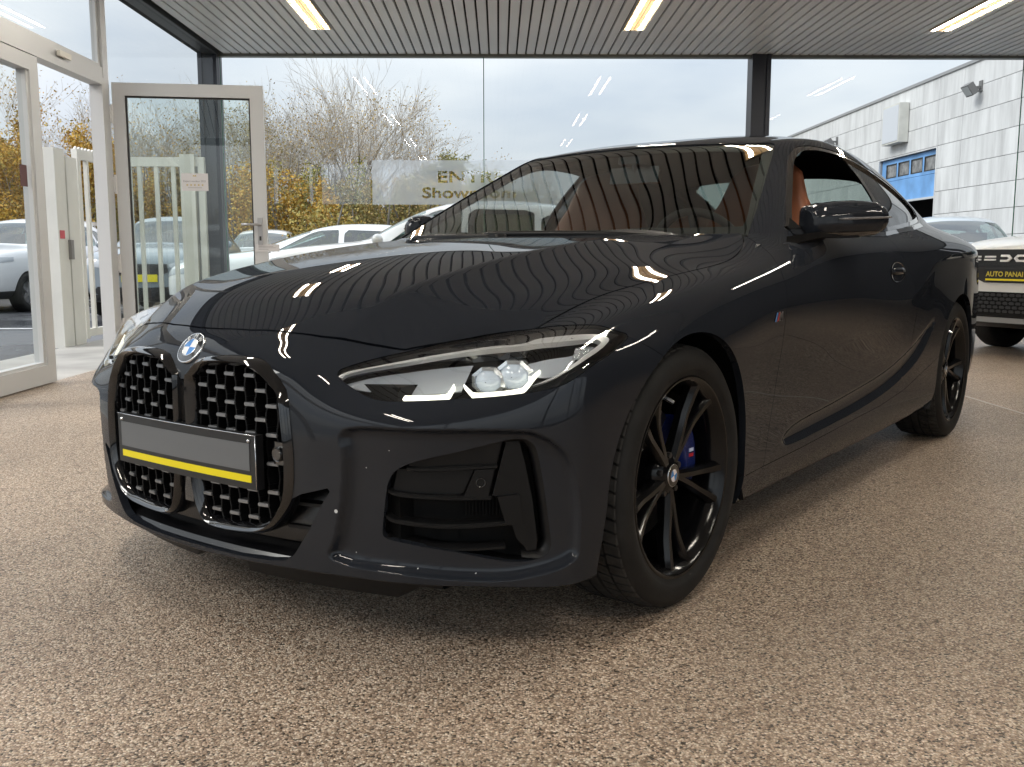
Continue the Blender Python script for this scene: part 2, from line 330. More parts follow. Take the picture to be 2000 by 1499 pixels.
# ---- left wall: white metal door frames and glass
fr_m = mat('white_grey_aluminium', (.56, .57, .58), rough=.35, spec=.5); gk = mat('black_gasket', (.03, .03, .03), rough=.6)
W0 = U0
def wallframe(name, label, boxes, panes, cat='door frame', group=None, extra=()):
    r = rempty(name, (0, 0, 0), 0, label, cat, group)
    for nm, lo, hi in boxes: MB().box(lo, hi).build(nm, r, fr_m)
    for q in panes: MB().add([(W0, q[0], q[2]), (W0, q[1], q[2]), (W0, q[1], q[3]), (W0, q[0], q[3])], [(0, 1, 2, 3)]).build('pane', r, pane_g, recalc=False)
    return r
d = .045
wallframe('glass_door', 'closed glass door leaf with pale metal frame at the left edge', [('stile', (W0-d, 6.57, .01), (W0+d, 6.69, 2.19)), ('stile', (W0-d, 5.50, .01), (W0+d, 5.61, 2.19)), ('bottom_rail', (W0-d, 5.61, .01), (W0+d, 6.57, .135)), ('top_rail', (W0-d, 5.61, 2.09), (W0+d, 6.57, 2.19)),
    ('glazing_bead', (W0-.03, 6.545, .135), (W0+.03, 6.57, 2.09)), ('glazing_bead', (W0-.03, 5.61, .135), (W0+.03, 6.545, .155))], [(5.61, 6.57, .14, 2.09)], 'door')
fx = wallframe('door_frame', 'pale metal door frame with transom and hinged opening', [('mullion', (W0-.05, 7.74, 0), (W0+.05, 7.80, 2.20)), ('mullion', (W0-.04, 7.80, 0), (W0+.04, 7.90, CH)), ('transom', (W0-.05, V0, 2.195), (W0+.05, 7.80, 2.25)), ('transom', (W0-.035, V0, 2.25), (W0+.035, 7.80, 2.335)), ('glazing_bead', (W0-.02, V0, 2.335), (W0+.02, 7.80, 2.36)), ('mullion', (W0-.02, 7.765, 2.36), (W0+.02, 7.80, CH))], [(2.2, 7.77, 2.345, CH), (V0, 2.2, 2.345, CH), (7.91, V1-.1, .02, CH), (V0, 5.5, .02, 2.19)])
MB().box((W0+.05, 6.98, 2.262), (W0+.075, 7.16, 2.30)).build('door_contact', fx, mat('ivory_plastic', (.7, .68, .62), rough=.5))
for v in (-1.6, .2, 2.0, 3.8, 5.45): MB().box((W0-.05, v-.04, 0), (W0+.05, v+.04, 2.195)).build('mullion', fx, fr_m)
st = MB().box((W0+.002, 6.44, 1.33), (W0+.006, 6.53, 1.47)).build('door_sticker', None, mat('dark_sticker', (.10, .04, .04), rough=.5)); inroom(st); tag(st, 'small dark red sticker on the closed glass door at the left edge', 'sticker')
# open leaf swung into the room
hx, hy, ex_, ey_ = -3.075, 7.93, -1.915, 8.08; ang = math.atan2(ey_-hy, ex_-hx); Lw = math.hypot(ex_-hx, ey_-hy)
leaf = rempty('glass_door', (hx, hy, .015), ang, 'open glass door leaf with notice cards and lever handle, swung inwards', 'door')
for nm, lo, hi in (('stile', (0, -.03, 0), (.095, .03, 2.225)), ('stile', (Lw-.105, -.03, 0), (Lw, .03, 2.225)), ('top_rail', (.095, -.03, 2.125), (Lw-.105, .03, 2.225)), ('bottom_rail', (.095, -.03, 0), (Lw-.105, .03, .14))): MB().box(lo, hi).build(nm, leaf, fr_m)
for lo, hi in (((.095, -.012, .14), (.107, .012, 2.125)), ((Lw-.117, -.012, .14), (Lw-.105, .012, 2.125)), ((.107, -.012, 2.113), (Lw-.117, .012, 2.125))): MB().box(lo, hi).build('gasket', leaf, gk)
MB().add([(.107, 0, .14), (Lw-.117, 0, .14), (Lw-.117, 0, 2.113), (.107, 0, 2.113)], [(0, 1, 2, 3)]).build('pane', leaf, glass_mat('door_glass', (.86, .93, .90), base=.05), recalc=False)
h = MB(); h.box((Lw-.075, -.042, .95), (Lw-.035, -.03, 1.17)); hb = h.build('handle_plate', leaf, mat('handle_grey', (.42, .42, .43), rough=.35, metal=.6))
h = MB(); h.tube([(Lw-.055, -.04, 1.115), (Lw-.055, -.075, 1.115)], .011, 10); h.tube([(Lw-.055, -.075, 1.115), (Lw-.20, -.08, 1.115)], .010, 10); h.build('lever', hb, mat('handle_grey', (0, 0, 0)), True)
MB().box((Lw-.063, -.044, .985), (Lw-.047, -.0421, 1.02)).build('keyhole', hb, gk)
for z in (1.98, 1.43, .80, .28):
    q = MB(); q.box((-.045, -.038, z-.06), (-.008, -.016, z+.06)); q.tube([(-.004, -.03, z-.075), (-.004, -.03, z+.075)], .011, 10); q.build('hinge', leaf, mat('hinge_white', (.68, .68, .69), rough=.35))
card = mat('notice_card', (.66, .65, .66), rough=.6)
c1 = MB().box((.50, -.010, 1.385), (.71, -.004, 1.525)).build('notice_card', None, card); c1.matrix_world = leaf.matrix_basis; tag(c1, 'white notice card with five stars stuck on the open glass door', 'notice card')
gold = mat('gold_print', (.50, .38, .12), rough=.5); ink = mat('grey_print', (.18, .17, .18), rough=.6)
LF = Matrix(((1, 0, 0, 0), (0, 0, -1, -.0105), (0, 1, 0, 0), (0, 0, 0, 1)))
for k in range(5):
    mb = MB(); cx, cz = .545+k*.030, 1.432; pts = [(cx+(.011 if i % 2 == 0 else .0045)*math.sin(i*math.pi/5), cz+(.011 if i % 2 == 0 else .0045)*math.cos(i*math.pi/5)) for i in range(10)]; mb.prism(pts, 1, -.0115, -.0102); mb.build('star', c1, gold)
def lettering(txt, x, z, sz, parent, m, nm='lettering', y=-.0105, sx=1.0, bold=0.0):
    cu = bpy.data.curves.new('t', 'FONT'); cu.body = txt; cu.size = sz; cu.align_x = 'CENTER'; cu.align_y = 'CENTER'; cu.extrude = .0004; cu.offset = bold; cu.resolution_u = 3
    ob = bpy.data.objects.new('t', cu); COL.objects.link(ob); dg = bpy.context.evaluated_depsgraph_get(); dg.update(); me = bpy.data.meshes.new_from_object(ob.evaluated_get(dg)); bpy.data.objects.remove(ob); bpy.data.curves.remove(cu)
    me.transform(Matrix(((sx, 0, 0, x), (0, 0, -1, y), (0, 1, 0, z), (0, 0, 0, 1)))); me.name = nm; return link(nm, me, parent, m)
lettering('Expert vendeur 2021', .605, 1.462, .021, c1, ink); lettering('www', .605, 1.409, .012, c1, ink) if False else None
MB().box((.55, -.0115, 1.409), (.66, -.0102, 1.4115)).build('print_line', c1, ink)
mb = MB(); mb.prism([(.592, 1.50), (.618, 1.50), (.618, 1.508), (.611, 1.513), (.605, 1.505), (.599, 1.513), (.592, 1.508)], 1, -.0115, -.0102); mb.build('crown', c1, gold)
c2 = MB().box((Lw-.10, -.036, .895), (Lw+.095, -.0305, .955)).build('notice_card', None, card); c2.matrix_world = leaf.matrix_basis; tag(c2, 'white notice card taped under the handle of the open glass door', 'notice card')
for z, w in ((.938, .12), (.926, .14), (.914, .08)): MB().box((Lw-.075, -.0372, z-.0012), (Lw-.075+w, -.0361, z+.0012)).build('print_line', c2, ink)
# ---- rear of the room (seen only in the paint): right wall, back wall with windows
wall_m = mat('painted_wall', (.055, .055, .06), rough=.7, var=(1.5, .06))
o = MB().box((U1, V0, 0), (U1+.2, V1+.1, CH+.3)).build('wall', None, wall_m); inroom(o); tag(o, 'plain grey side wall of the showroom', 'wall')
bw = rempty('wall', (0, 0, 0), 0, 'back wall of the showroom with its long shop window', 'wall')
MB().box((U0, V0-.2, 0), (U1, V0, .10)).build('lower_wall', bw, dark_trim); MB().box((U0, V0-.2, CH-.12), (U1, V0, CH)).build('lintel', bw, dark_trim)
us_ = (U0+.05, -.6, 2.0, 4.55, 7.1, U1-.05)
for u in us_: MB().box((u-.05, V0-.15, .1), (u+.05, V0-.03, CH-.12)).build('window_mullion', bw, dark_trim)
for a, b in zip(us_[:-1], us_[1:]): MB().add([(a+.05, V0-.09, .1), (b-.05, V0-.09, .1), (b-.05, V0-.09, CH-.12), (a+.05, V0-.09, CH-.12)], [(0, 1, 2, 3)]).build('pane', bw, pane_g, recalc=False)
# ============================================================ across the yard: clad workshop, gate, planting
clad = mat('white_cladding', (.62, .63, .64), rough=.6)
def dirty(m, sx=.6, sz=.12):
    n, l = nodes(m); b = n['Principled BSDF']; t = n.new('ShaderNodeTexCoord'); mp = n.new('ShaderNodeMapping'); mp.inputs['Scale'].default_value = (1.6, 1.6, .22); l.new(t.outputs['Object'], mp.inputs[0])
    oi = n.new('ShaderNodeObjectInfo'); a = n.new('ShaderNodeTexNoise'); a.noise_dimensions = '4D'; a.inputs['Scale'].default_value = 1.6; a.inputs['Detail'].default_value = 6; a.inputs['Roughness'].default_value = .65; l.new(mp.outputs[0], a.inputs['Vector']); ml = n.new('ShaderNodeMath'); ml.operation = 'MULTIPLY'; ml.inputs[1].default_value = 50; l.new(oi.outputs['Random'], ml.inputs[0]); l.new(ml.outputs[0], a.inputs['W'])
    r = n.new('ShaderNodeValToRGB'); r.color_ramp.elements[0].position = .28; r.color_ramp.elements[1].position = .62; r.color_ramp.elements[0].color = (.47, .475, .48, 1); r.color_ramp.elements[1].color = (.74, .75, .76, 1); l.new(a.outputs['Fac'], r.inputs[0]); l.new(r.outputs[0], b.inputs['Base Color'])
dirty(clad)
BU = 12.0
ws_ = rempty('workshop_building', (BU, 30, 0), 0, 'white panel-clad workshop with half-raised blue sectional door', 'building')
joints = [-.05, .15, .766, 1.382, 2.0, 2.616, 3.234, 3.85, 4.464, 5.08, 5.70]
cols = [-12.5, -8.6, -4.7, -3.3, .7, 5.2, 9.1, 13.0, 17.0, 21.0]
MB().box((.06, -12.5, -.06), (9, 21, 5.62)).build('wall_core', ws_, mat('joint_grey', (.16, .16, .165), rough=.8)) if False else None
core = MB(); core.box((.03, -12.5, -.06), (.3, -3.3, 5.66)); core.box((.03, .7, -.06), (.3, 21, 5.66)); core.box((.03, -3.3, 3.80), (.3, .7, 5.66)); core.build('wall_core', ws_, mat('joint_grey', (.34, .34, .345), rough=.8))
pm_ = {}
for z0, z1 in zip(joints[:-1], joints[1:]):
    for a, b in zip(cols[:-1], cols[1:]):
        zz0, zz1 = z0, z1
        if (a, b) == (-3.3, .7):
            if z1 < 3.82: continue
            zz0 = max(z0, 3.80)
        key = (round(b-a, 3), round(zz1-zz0, 3))
        if key not in pm_:
            q = MB(); w, h = key; q.box((-.02, .007, .007), (.035, w-.007, h-.007)); t_ = q.build('t', None, clad); pm_[key] = t_.data; bpy.data.objects.remove(t_)
        p = link('cladding_panel', pm_[key], ws_); p.location = (0, a, zz0)
MB().box((.31, -12.48, -.06), (9, -12.3, 5.62)).build('end_wall', ws_, clad)
MB().box((-.06, -12.6, 5.68), (.4, 21.1, 5.76)).build('roof_edge', ws_, mat('roof_trim', (.30, .31, .32), rough=.5))
MB().box((.2, -12.4, 5.5), (9, 21, 5.62)).build('roof', ws_, mat('roof_felt', (.12, .12, .12), rough=.8))
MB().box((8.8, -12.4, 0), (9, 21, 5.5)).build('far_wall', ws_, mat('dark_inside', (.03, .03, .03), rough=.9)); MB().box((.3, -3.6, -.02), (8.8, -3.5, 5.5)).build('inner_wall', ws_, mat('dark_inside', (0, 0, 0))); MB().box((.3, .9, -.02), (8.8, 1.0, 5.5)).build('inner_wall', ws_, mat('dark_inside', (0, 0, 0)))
blue = mat('faded_blue_door', (.16, .37, .72), rough=.5, var=(1.3, .28))
gd = MB().box((.09, -3.28, 2.52), (.15, .68, 3.14)).build('door_section', ws_, blue)
sec2 = MB(); sec2.box((.09, -3.28, 3.15), (.15, .68, 3.24)); sec2.box((.09, -3.28, 3.66), (.15, .68, 3.79))
wv = [(-3.12, -2.34), (-2.22, -1.44), (-1.32, -.54), (-.42, .36)]; e0 = -3.28
for a, b in wv: sec2.box((.09, e0, 3.24), (.15, a, 3.66)); e0 = b
sec2.box((.09, e0, 3.24), (.15, .68, 3.66)); sd_ = sec2.build('door_section', ws_, blue)
for a, b in wv:
    MB().box((.11, a+.03, 3.27), (.12, b-.03, 3.63)).build('door_window', sd_, mat('grimy_pane', (.20, .20, .20), rough=.25, var=(6, .5)))
    q = MB(); q.box((.085, a, 3.24), (.125, a+.03, 3.66)); q.box((.085, b-.03, 3.24), (.125, b, 3.66)); q.box((.085, a, 3.24), (.125, b, 3.27)); q.box((.085, a, 3.63), (.125, b, 3.66)); q.build('window_gasket', sd_, gk)
MB().box((.07, -3.28, 2.46), (.17, .68, 2.52)).build('door_seal', ws_, mat('pale_seal', (.55, .58, .6), rough=.6))
MB().box((-.03, -3.36, -.02), (.0, -3.30, 3.84)).build('door_jamb', ws_, clad)
rs = MB().box((-.025, -3.48, 1.1), (-.021, -3.36, 1.62)).build('warning_strip', ws_, mat('red_strip', (.55, .10, .08), rough=.5))
sb = rempty('sign_box', (BU-.02, 29.2, 4.18), 0, 'blank white light box sign high on the workshop wall', 'sign')
q = MB(); q.box((-.30, -.62, 0), (-.02, .62, 1.12)); q.build('sign_case', sb, mat('sign_case', (.62, .62, .58), rough=.5, var=(3, .1))); MB().box((-.315, -.56, .05), (-.301, .56, 1.07)).build('sign_face', sb, mat('sign_face', (.60, .63, .68), rough=.4))
for nm, v, z in (('right', 24.4, 5.16), ('left', 34.6, 5.02)):
    f = rempty('floodlight', (BU, v, z), 0, 'grey floodlight on the workshop wall, %s of the blank sign box' % nm, 'floodlight', 'floodlights on the workshop')
    q = MB(); Mx = Matrix.Rotation(R(-35), 4, 'Y'); q.box((-.45, -.18, -.13), (-.28, .18, .16), Mx); q.box((-.36, -.03, -.18), (-.02, .03, -.12)); q.box((-.05, -.08, -.25), (-.001, .08, .02)); q.build('lamp_head', f, mat('lamp_grey', (.16, .16, .16), rough=.5)); MB().box((-.462, -.15, -.10), (-.451, .15, .13), Mx).build('lamp_glass', f, mat('lamp_glass', (.45, .48, .50), rough=.2))
# ---- white steel gate
gw = mat('white_steel', (.72, .71, .66), rough=.45, var=(3, .06))
g1 = rempty('gate_post', (-4.33, 9.5, -.02), 0, 'white square steel gate post with red sticker and keypad', 'gate post')
q = MB(); q.box((-.10, -.11, 0), (.10, .11, 1.92)); q.build('post', g1, gw); MB().box((-.101, .14, .0), (.10, .38, 1.86)).build('post', g1, gw); MB().box((-.08, .10, 1.72), (.08, .16, 1.90)).build('crosspiece', g1, gw); MB().box((.1005, -.08, 1.06), (.104, .02, 1.14)).build('post_sticker', g1, mat('red_sticker', (.6, .08, .10), rough=.5)); MB().box((.09, .09, .86), (.13, .15, 1.05)).build('keypad', g1, mat('keypad_grey', (.2, .19, .18), rough=.4))
def picket_gate(loc, rz, w, n, label, sc=True, h=1.97):
    g = rempty('picket_gate', loc, rz, label, 'gate')
    for a, b in ((0, .07), (w-.07, w)): MB().box((a, -.03, .04), (b, .03, h)).build('upright', g, gw)
    MB().box((.07, -.025, h-.10), (w-.07, .025, h)).build('top_rail', g, gw); MB().box((.07, -.025, .06), (w-.07, .025, .14)).build('bottom_rail', g, gw)
    for k in range(n):
        x = .07+(w-.14)*(k+.5)/n; MB().box((x-.02, -.02, .14), (x+.02, .02, h-.10)).build('picket', g, gw)
    if sc:
        for k in range(int(w/.07)): 
            q = MB(); q.prism([(k*.07, h), (k*.07+.07, h), (k*.07+.035, h+.028)], 1, -.01, .01); q.build('comb_tooth', g, gw)
    return g
picket_gate((-4.30, 10.0, -.02), R(86), .78, 2, 'narrow white picket gate leaf beyond the keypad post')
picket_gate((-4.12, 10.85, -.02), 0, .88, 4, 'white picket gate leaf seen through the open glass door', False)
o = MB().box((-3.5, 10.8, -.02), (-3.34, 10.95, 1.98)).build('gate_post', None, gw); inroom(o); tag(o, 'white square gate post seen through the open glass door', 'gate post')
# ---- planting
def leaf_mat(name, cols):
    m = bpy.data.materials.new(name); m.use_nodes = True; n, l = nodes(m); b = n['Principled BSDF']; b.inputs['Roughness'].default_value = .6; b.inputs['Specular IOR Level'].default_value = .3
    g = n.new('ShaderNodeNewGeometry'); r = n.new('ShaderNodeValToRGB'); r.color_ramp.interpolation = 'CONSTANT' if False else 'LINEAR'; e = r.color_ramp.elements; e[0].color = (*cols[0], 1); e[1].color = (*cols[-1], 1)
    for i, c in enumerate(cols[1:-1]): k = e.new((i+1)/(len(cols)-1)); k.color = (*c, 1)
    l.new(g.outputs['Random Per Island'], r.inputs[0]); l.new(r.outputs[0], b.inputs['Base Color'])
    try: b.inputs['Subsurface Weight'].default_value = 0.0
    except Exception: pass
    return m
LO = leaf_mat('leaf_orange', [(.30, .16, .03), (.50, .28, .04), (.60, .38, .07), (.44, .32, .07), (.26, .21, .06)])
LG = leaf_mat('leaf_green', [(.13, .15, .05), (.24, .25, .07), (.36, .32, .08), (.20, .20, .06), (.46, .36, .09)])
LB = leaf_mat('leaf_brown', [(.20, .14, .06), (.36, .25, .09), (.44, .33, .10), (.27, .24, .09), (.17, .16, .06)])
LY = leaf_mat('leaf_yellow', [(.30, .26, .08), (.42, .30, .06), (.25, .24, .08), (.40, .22, .05)])
bark = mat('grey_bark', (.16, .145, .125), rough=.9, var=(3, .3)); twig_m = mat('pale_twig', (.44, .39, .33), rough=.9)
def leaves(name, C, size, m, parent, r):
    C = np.asarray(C); n = len(C); a = r.normal(size=(n, 3)); a /= np.linalg.norm(a, axis=1)[:, None]; b = np.cross(a, r.normal(size=(n, 3))); b /= np.linalg.norm(b, axis=1)[:, None]
    s = size*(.6+.8*r.random((n, 1))); V = np.stack([C-a*s, C-b*s*.55, C+a*s, C+b*s*.55], 1).reshape(-1, 3)
    me = bpy.data.meshes.new(name); me.vertices.add(4*n); me.vertices.foreach_set('co', V.ravel()); me.loops.add(4*n); me.loops.foreach_set('vertex_index', np.arange(4*n, dtype=np.int32)); me.polygons.add(n); me.polygons.foreach_set('loop_start', np.arange(0, 4*n, 4, dtype=np.int32)); me.update(calc_edges=True)
    return link(name, me, parent, m)
def tree(loc, h, spread, label, lm_, nleaf, lsize, seed, stems=1, first=.18, levels=5, name='tree', group='trees beyond the yard', twig=True, leafband=(0, 1), cat='tree', upright=.55):
    r = np.random.default_rng(seed); rr = random.Random(seed); root = rempty(name, loc, 0, label, cat, group)
    trunk = MB(); twigs = MB(); tips = []
    def grow(p, d, L, rad, lev):
        p = Vector(p); d = Vector(d).normalized(); n = 3 if lev < levels else 2; pts = [p]; rs = [rad]
        for i in range(n):
            d = (d+Vector((rr.gauss(0, .10), rr.gauss(0, .10), rr.gauss(0, .05)+.04*(upright)))).normalized(); pts.append(pts[-1]+d*L/n); rs.append(rad*(1-.42*(i+1)/n))
        (trunk if lev < 2 else twigs).tube(pts, rs, 6 if lev < 2 else 3, caps=False)
        if lev >= levels-1: tips.append((pts[-1], lev)); tips.append((pts[-2], lev))
        if lev < levels:
            for i in range(3 if lev < 1 else (4 if lev < 3 else (3 if lev < 4 else 2))):
                t = rr.uniform(.35, 1.0) if i else 1.0; k = min(int(t*n), n-1); q = pts[k].lerp(pts[k+1], t*n-k)
                az = rr.uniform(0, 6.283); sp = spread*rr.uniform(.55, 1.15); ax = d.orthogonal().normalized(); ax.rotate(Matrix.Rotation(az, 3, d)); nd = (d+ax*sp).normalized()
                nd.z = nd.z*.85+.15*upright
                grow(q, nd, L*rr.uniform(.60, .80), max(rs[-1]*rr.uniform(.5, .75), .0055), lev+1)
    for s in range(stems):
        a = 6.283*s/max(stems, 1)+rr.uniform(-.4, .4); t = 0 if stems == 1 else .24
        grow((.18*math.cos(a)*(stems > 1), .18*math.sin(a)*(stems > 1), -.1), (t*math.cos(a), t*math.sin(a), 1), h*.36, h*.016*(1 if stems == 1 else .75), 0)
    trunk.build('trunk', root, bark, True, recalc=False); b_ = twigs.build('branches', root, twig_m, True, recalc=False)
    if nleaf:
        T = np.array([tuple(t[0]) for t in tips]); zz = T[:, 2]; lo, hi = zz.min()+(zz.max()-zz.min())*leafband[0], zz.min()+(zz.max()-zz.min())*leafband[1]; T = T[(zz >= lo) & (zz <= hi)]
        C = T[r.integers(0, len(T), nleaf)]+r.normal(size=(nleaf, 3))*(h*.025)
        leaves('crown', C, lsize, lm_, root, r)
    return root
def bush(loc, rx, ry, h, m, n, ls, label, seed, group='thicket behind the yard', name='bush'):
    r = np.random.default_rng(seed); root = rempty(name, loc, 0, label, 'bush', group); C = []
    for k in range(int(8+rx*6)):
        c = np.array([r.uniform(-rx, rx), r.uniform(-ry, ry), 0]); hh = h*r.uniform(.65, 1.05); rad = r.uniform(.45, .8)
        q = r.normal(size=(int(n/(8+rx*6)), 3)); q /= np.linalg.norm(q, axis=1)[:, None]; q *= (r.random((len(q), 1))**.5); zc = r.random((len(q), 1))
        C.append(c+np.concatenate([q[:, :2]*rad*(1.1-.5*zc), zc*hh+q[:, 2:]*.2], 1))
    leaves('foliage', np.concatenate(C), ls, m, root, r)
    st = MB(); rr = random.Random(seed)
    for k in range(int(6+rx*4)):
        x, y = rr.uniform(-rx, rx), rr.uniform(-ry, ry); st.tube([(x, y, -.1), (x+rr.uniform(-.2, .2), y, h*.5), (x+rr.uniform(-.4, .4), y, h*rr.uniform(.8, 1.1))], [.05, .035, .012], 4, caps=False)
    st.build('stems', root, bark, recalc=False); return root
def uv_at(px, v): return (px-974)/1874*v*1.012
tree((uv_at(705, 40), 40, 0), 8.6, .46, 'tall bare many-stemmed tree in the middle of the thicket', LO, 3000, 0.037, 11, stems=6, levels=5, leafband=(.0, .6))
tree((uv_at(590, 44), 44, 0), 7.2, .50, 'half-bare tree just right of the open glass door', LO, 3000, 0.041, 12, stems=3, levels=5)
tree((uv_at(470, 36), 36, 0), 6.6, .52, 'half-bare tree seen through the open glass door, brown leaves', LB, 4400, 0.037, 13, stems=3, levels=5)
tree((uv_at(530, 42), 42, 0), 7.8, .48, 'bare tree framed by the right stile of the open door', LB, 1800, 0.034, 31, stems=4, levels=5)
tree((uv_at(415, 40), 40, 0), 7.6, .48, 'bare tree rising behind the corner post', LB, 1800, 0.034, 32, stems=4, levels=5)
tree((uv_at(200, 40), 40, 0), 7.4, .48, 'bare tree right of the golden tree, above the picket gate', LB, 1400, 0.034, 33, stems=4, levels=5)
tree((uv_at(300, 34), 34, 0), 6.8, .55, 'bare tree behind the white picket gate', LO, 1800, 0.034, 14, stems=3, levels=5)
tree((uv_at(120, 27), 27, 0), 5.2, .62, 'dense golden orange tree left of the picket gate', LO, 32000, 0.042, 15, stems=2, levels=4)
tree((uv_at(40, 33), 33, 0), 6.6, .55, 'bare tree behind the golden tree at the left edge', LO, 3000, 0.037, 16, stems=2, levels=5)
tree((uv_at(-60, 28), 28, 0), 5.2, .62, 'golden orange tree beyond the left edge of the closed door', LO, 18000, 0.042, 17, stems=2, levels=4)
tree((uv_at(905, 42), 42, 0), 5.4, .45, 'slender green and yellow tree near the glass joint', LG, 14000, 0.048, 18, stems=1, levels=4)
tree((uv_at(845, 38), 38, 0), 4.6, .5, 'orange leaved tree right of the tall bare tree', LO, 10000, 0.044, 19, stems=2, levels=4)
tree((uv_at(1000, 44), 44, 0), 5.4, .55, 'small round bare tree above the coupe windscreen edge', LO, 2400, 0.037, 20, stems=2, levels=5)
tree((uv_at(790, 46), 46, 0), 7.6, .42, 'thin bare tree behind the tall bare one, right side', LO, 1200, 0.037, 21, stems=4, levels=5)
tree((uv_at(640, 47), 47, 0), 8.0, .42, 'thin bare tree behind the tall bare one, left side', LO, 1200, 0.037, 22, stems=4, levels=5)
k = 0
for px, v, rx, h, m, nm in ((-120, 30, 2.2, 3.4, LB, 'brown'), (20, 31, 2.2, 3.6, LO, 'russet'), (150, 30, 2.0, 3.3, LG, 'olive'), (270, 31, 2.0, 3.5, LB, 'brown'), (380, 30, 2.0, 3.6, LO, 'russet'), (480, 31, 1.9, 3.8, LB, 'brown'), (560, 29, 1.6, 3.5, LO, 'russet'), (640, 31, 1.8, 3.7, LG, 'olive'), (730, 30, 1.8, 3.3, LB, 'brown'), (820, 31, 1.9, 3.3, LG, 'olive'), (905, 30, 1.9, 3.0, LB, 'brown'), (990, 32, 2.0, 3.0, LG, 'olive'), (1075, 31, 2.0, 2.8, LB, 'brown'), (1160, 32, 2.0, 2.7, LG, 'olive'), (1250, 33, 2.2, 2.6, LB, 'brown')):
    where = ('far left, beyond the closed door', 'left of the golden tree', 'behind the keypad gate post', 'behind the picket gate, left part', 'behind the picket gate, right part', 'beside the open door handle', 'right of the open door', 'behind the yellow shrub', 'under the tall bare tree', 'left of the lettered film centre', 'near the glass joint', 'behind the coupe windscreen edge', 'behind the coupe roof, left', 'behind the coupe roof, middle', 'behind the coupe roof, right')[k]
    bush((uv_at(px, v), v, -.06), rx, 1.0, h, m, 17000, .046, '%s autumn bush %s' % (nm, where), 100+k); k += 1
bush((uv_at(648, 19), 19, -.06), .55, .5, 1.85, LY, 6000, .038, 'pale yellow shrub in front of the thicket, above the white hatchback', 140, None, 'shrub')
o = MB().box((-60, 33.5, -.06), (18, 60, .02)).build('verge', None, mat('leaf_litter', (.07, .055, .03), rough=.9, var=(2, .4))); inroom(o); tag(o, kind='structure')
# ============================================================ the coupe: master surface
NF, NV, NK = 6, 9, 14
YS = [-.47, -.36, -.20, 0, .22, .45, .66, .95, 1.40, 1.85, 2.30, 2.70, 3.10, 3.50, 3.80]
P = {}
KEY = {}
def put(k, p): P[k] = tuple(float(c) for c in p)
# side rows: y -> x, z
SR = {
 1: ([(-.47,.845),(-.36,.872),(0,.885),(.45,.862),(1.4,.857),(2.3,.875),(2.85,.89),(3.5,.83),(3.8,.70)],
     [(-.47,.174),(0,.19),(.45,.178),(.95,.175),(1.85,.18),(2.3,.19),(3.1,.21),(3.8,.26)]),
 2: ([(-.47,.85),(-.36,.882),(0,.905),(.45,.888),(1.4,.884),(2.3,.90),(2.85,.912),(3.5,.855),(3.8,.74)],
     [(-.47,.26),(0,.265),(.45,.25),(1.85,.25),(3.1,.28),(3.8,.34)]),
 3: ([(-.47,.853),(-.36,.888),(0,.912),(.45,.893),(1.4,.885),(2.3,.905),(2.85,.916),(3.5,.865),(3.8,.76)],
     [(-.47,.36),(0,.36),(.45,.345),(1.85,.35),(3.1,.37),(3.8,.43)]),
 4: ([(-.47,.853),(-.36,.890),(0,.917),(.45,.898),(1.4,.890),(2.3,.907),(2.85,.919),(3.5,.868),(3.8,.765)],
     [(-.47,.46),(0,.46),(.45,.45),(1.85,.45),(3.1,.47),(3.8,.53)]),
 5: ([(-.47,.850),(-.36,.890),(0,.921),(.45,.905),(1.4,.897),(2.3,.911),(2.85,.922),(3.5,.868),(3.8,.77)],
     [(-.47,.56),(0,.56),(.45,.56),(1.85,.56),(3.1,.57),(3.8,.63)]),
 6: ([(-.47,.828),(-.36,.882),(0,.922),(.45,.914),(1.4,.909),(2.3,.916),(2.85,.925),(3.5,.868),(3.8,.77)],
     [(-.47,.645),(0,.66),(.45,.67),(1.85,.67),(3.1,.68),(3.8,.73)]),
 7: ([(-.47,.785),(-.36,.846),(-.2,.880),(0,.902),(.45,.912),(.95,.914),(1.85,.914),(2.7,.922),(3.5,.855),(3.8,.735)],
     [(-.47,.674),(-.36,.70),(-.2,.722),(0,.744),(.45,.775),(.95,.785),(1.85,.79),(2.7,.81),(3.5,.84),(3.8,.84)]),
 8: ([(-.47,.735),(-.36,.79),(-.2,.828),(0,.85),(.45,.866),(.66,.866),(.95,.892),(1.85,.895),(2.7,.905),(3.5,.82),(3.8,.70)],
     [(-.47,.686),(-.36,.714),(-.2,.752),(0,.785),(.45,.843),(.66,.872),(.95,.883),(1.85,.887),(2.7,.925),(3.5,.93),(3.8,.915)]),
}
TOPROW = [(.645,-.46,.692),(.708,-.37,.719),(.742,-.20,.762),(.757,0,.798),(.768,.22,.834),(.776,.45,.866),(.735,.72,.945),(.822,.86,.947),
          (.85,1.25,.948),(.85,1.75,.955),(.824,2.2,.985),(.785,2.6,1.015),(.74,3.05,1.012),(.685,3.5,.972),(.59,3.8,.935)]
for k, y in enumerate(YS):
    for j in range(1, 9):
        yy = y
        if k == 0 and j >= 6: yy = (-.455, -.45, -.455)[j-6]
        if k == 6 and j >= 7: yy = y+(.0, .02)[j-7]
        if k == 7: yy = y-(.0,.0,.0,.0,.0,.0,.02,.04,.07)[j]
        x = spline(SR[j][0], yy)[0, 0]; z = spline(SR[j][1], yy)[0, 0]
        put(('S', k, j), (x, yy, z))
    x, yy, z = P[('S', k, 1)]; put(('S', k, 0), (x-.07, yy, z-.012))
    put(('S', k, 9), TOPROW[k])
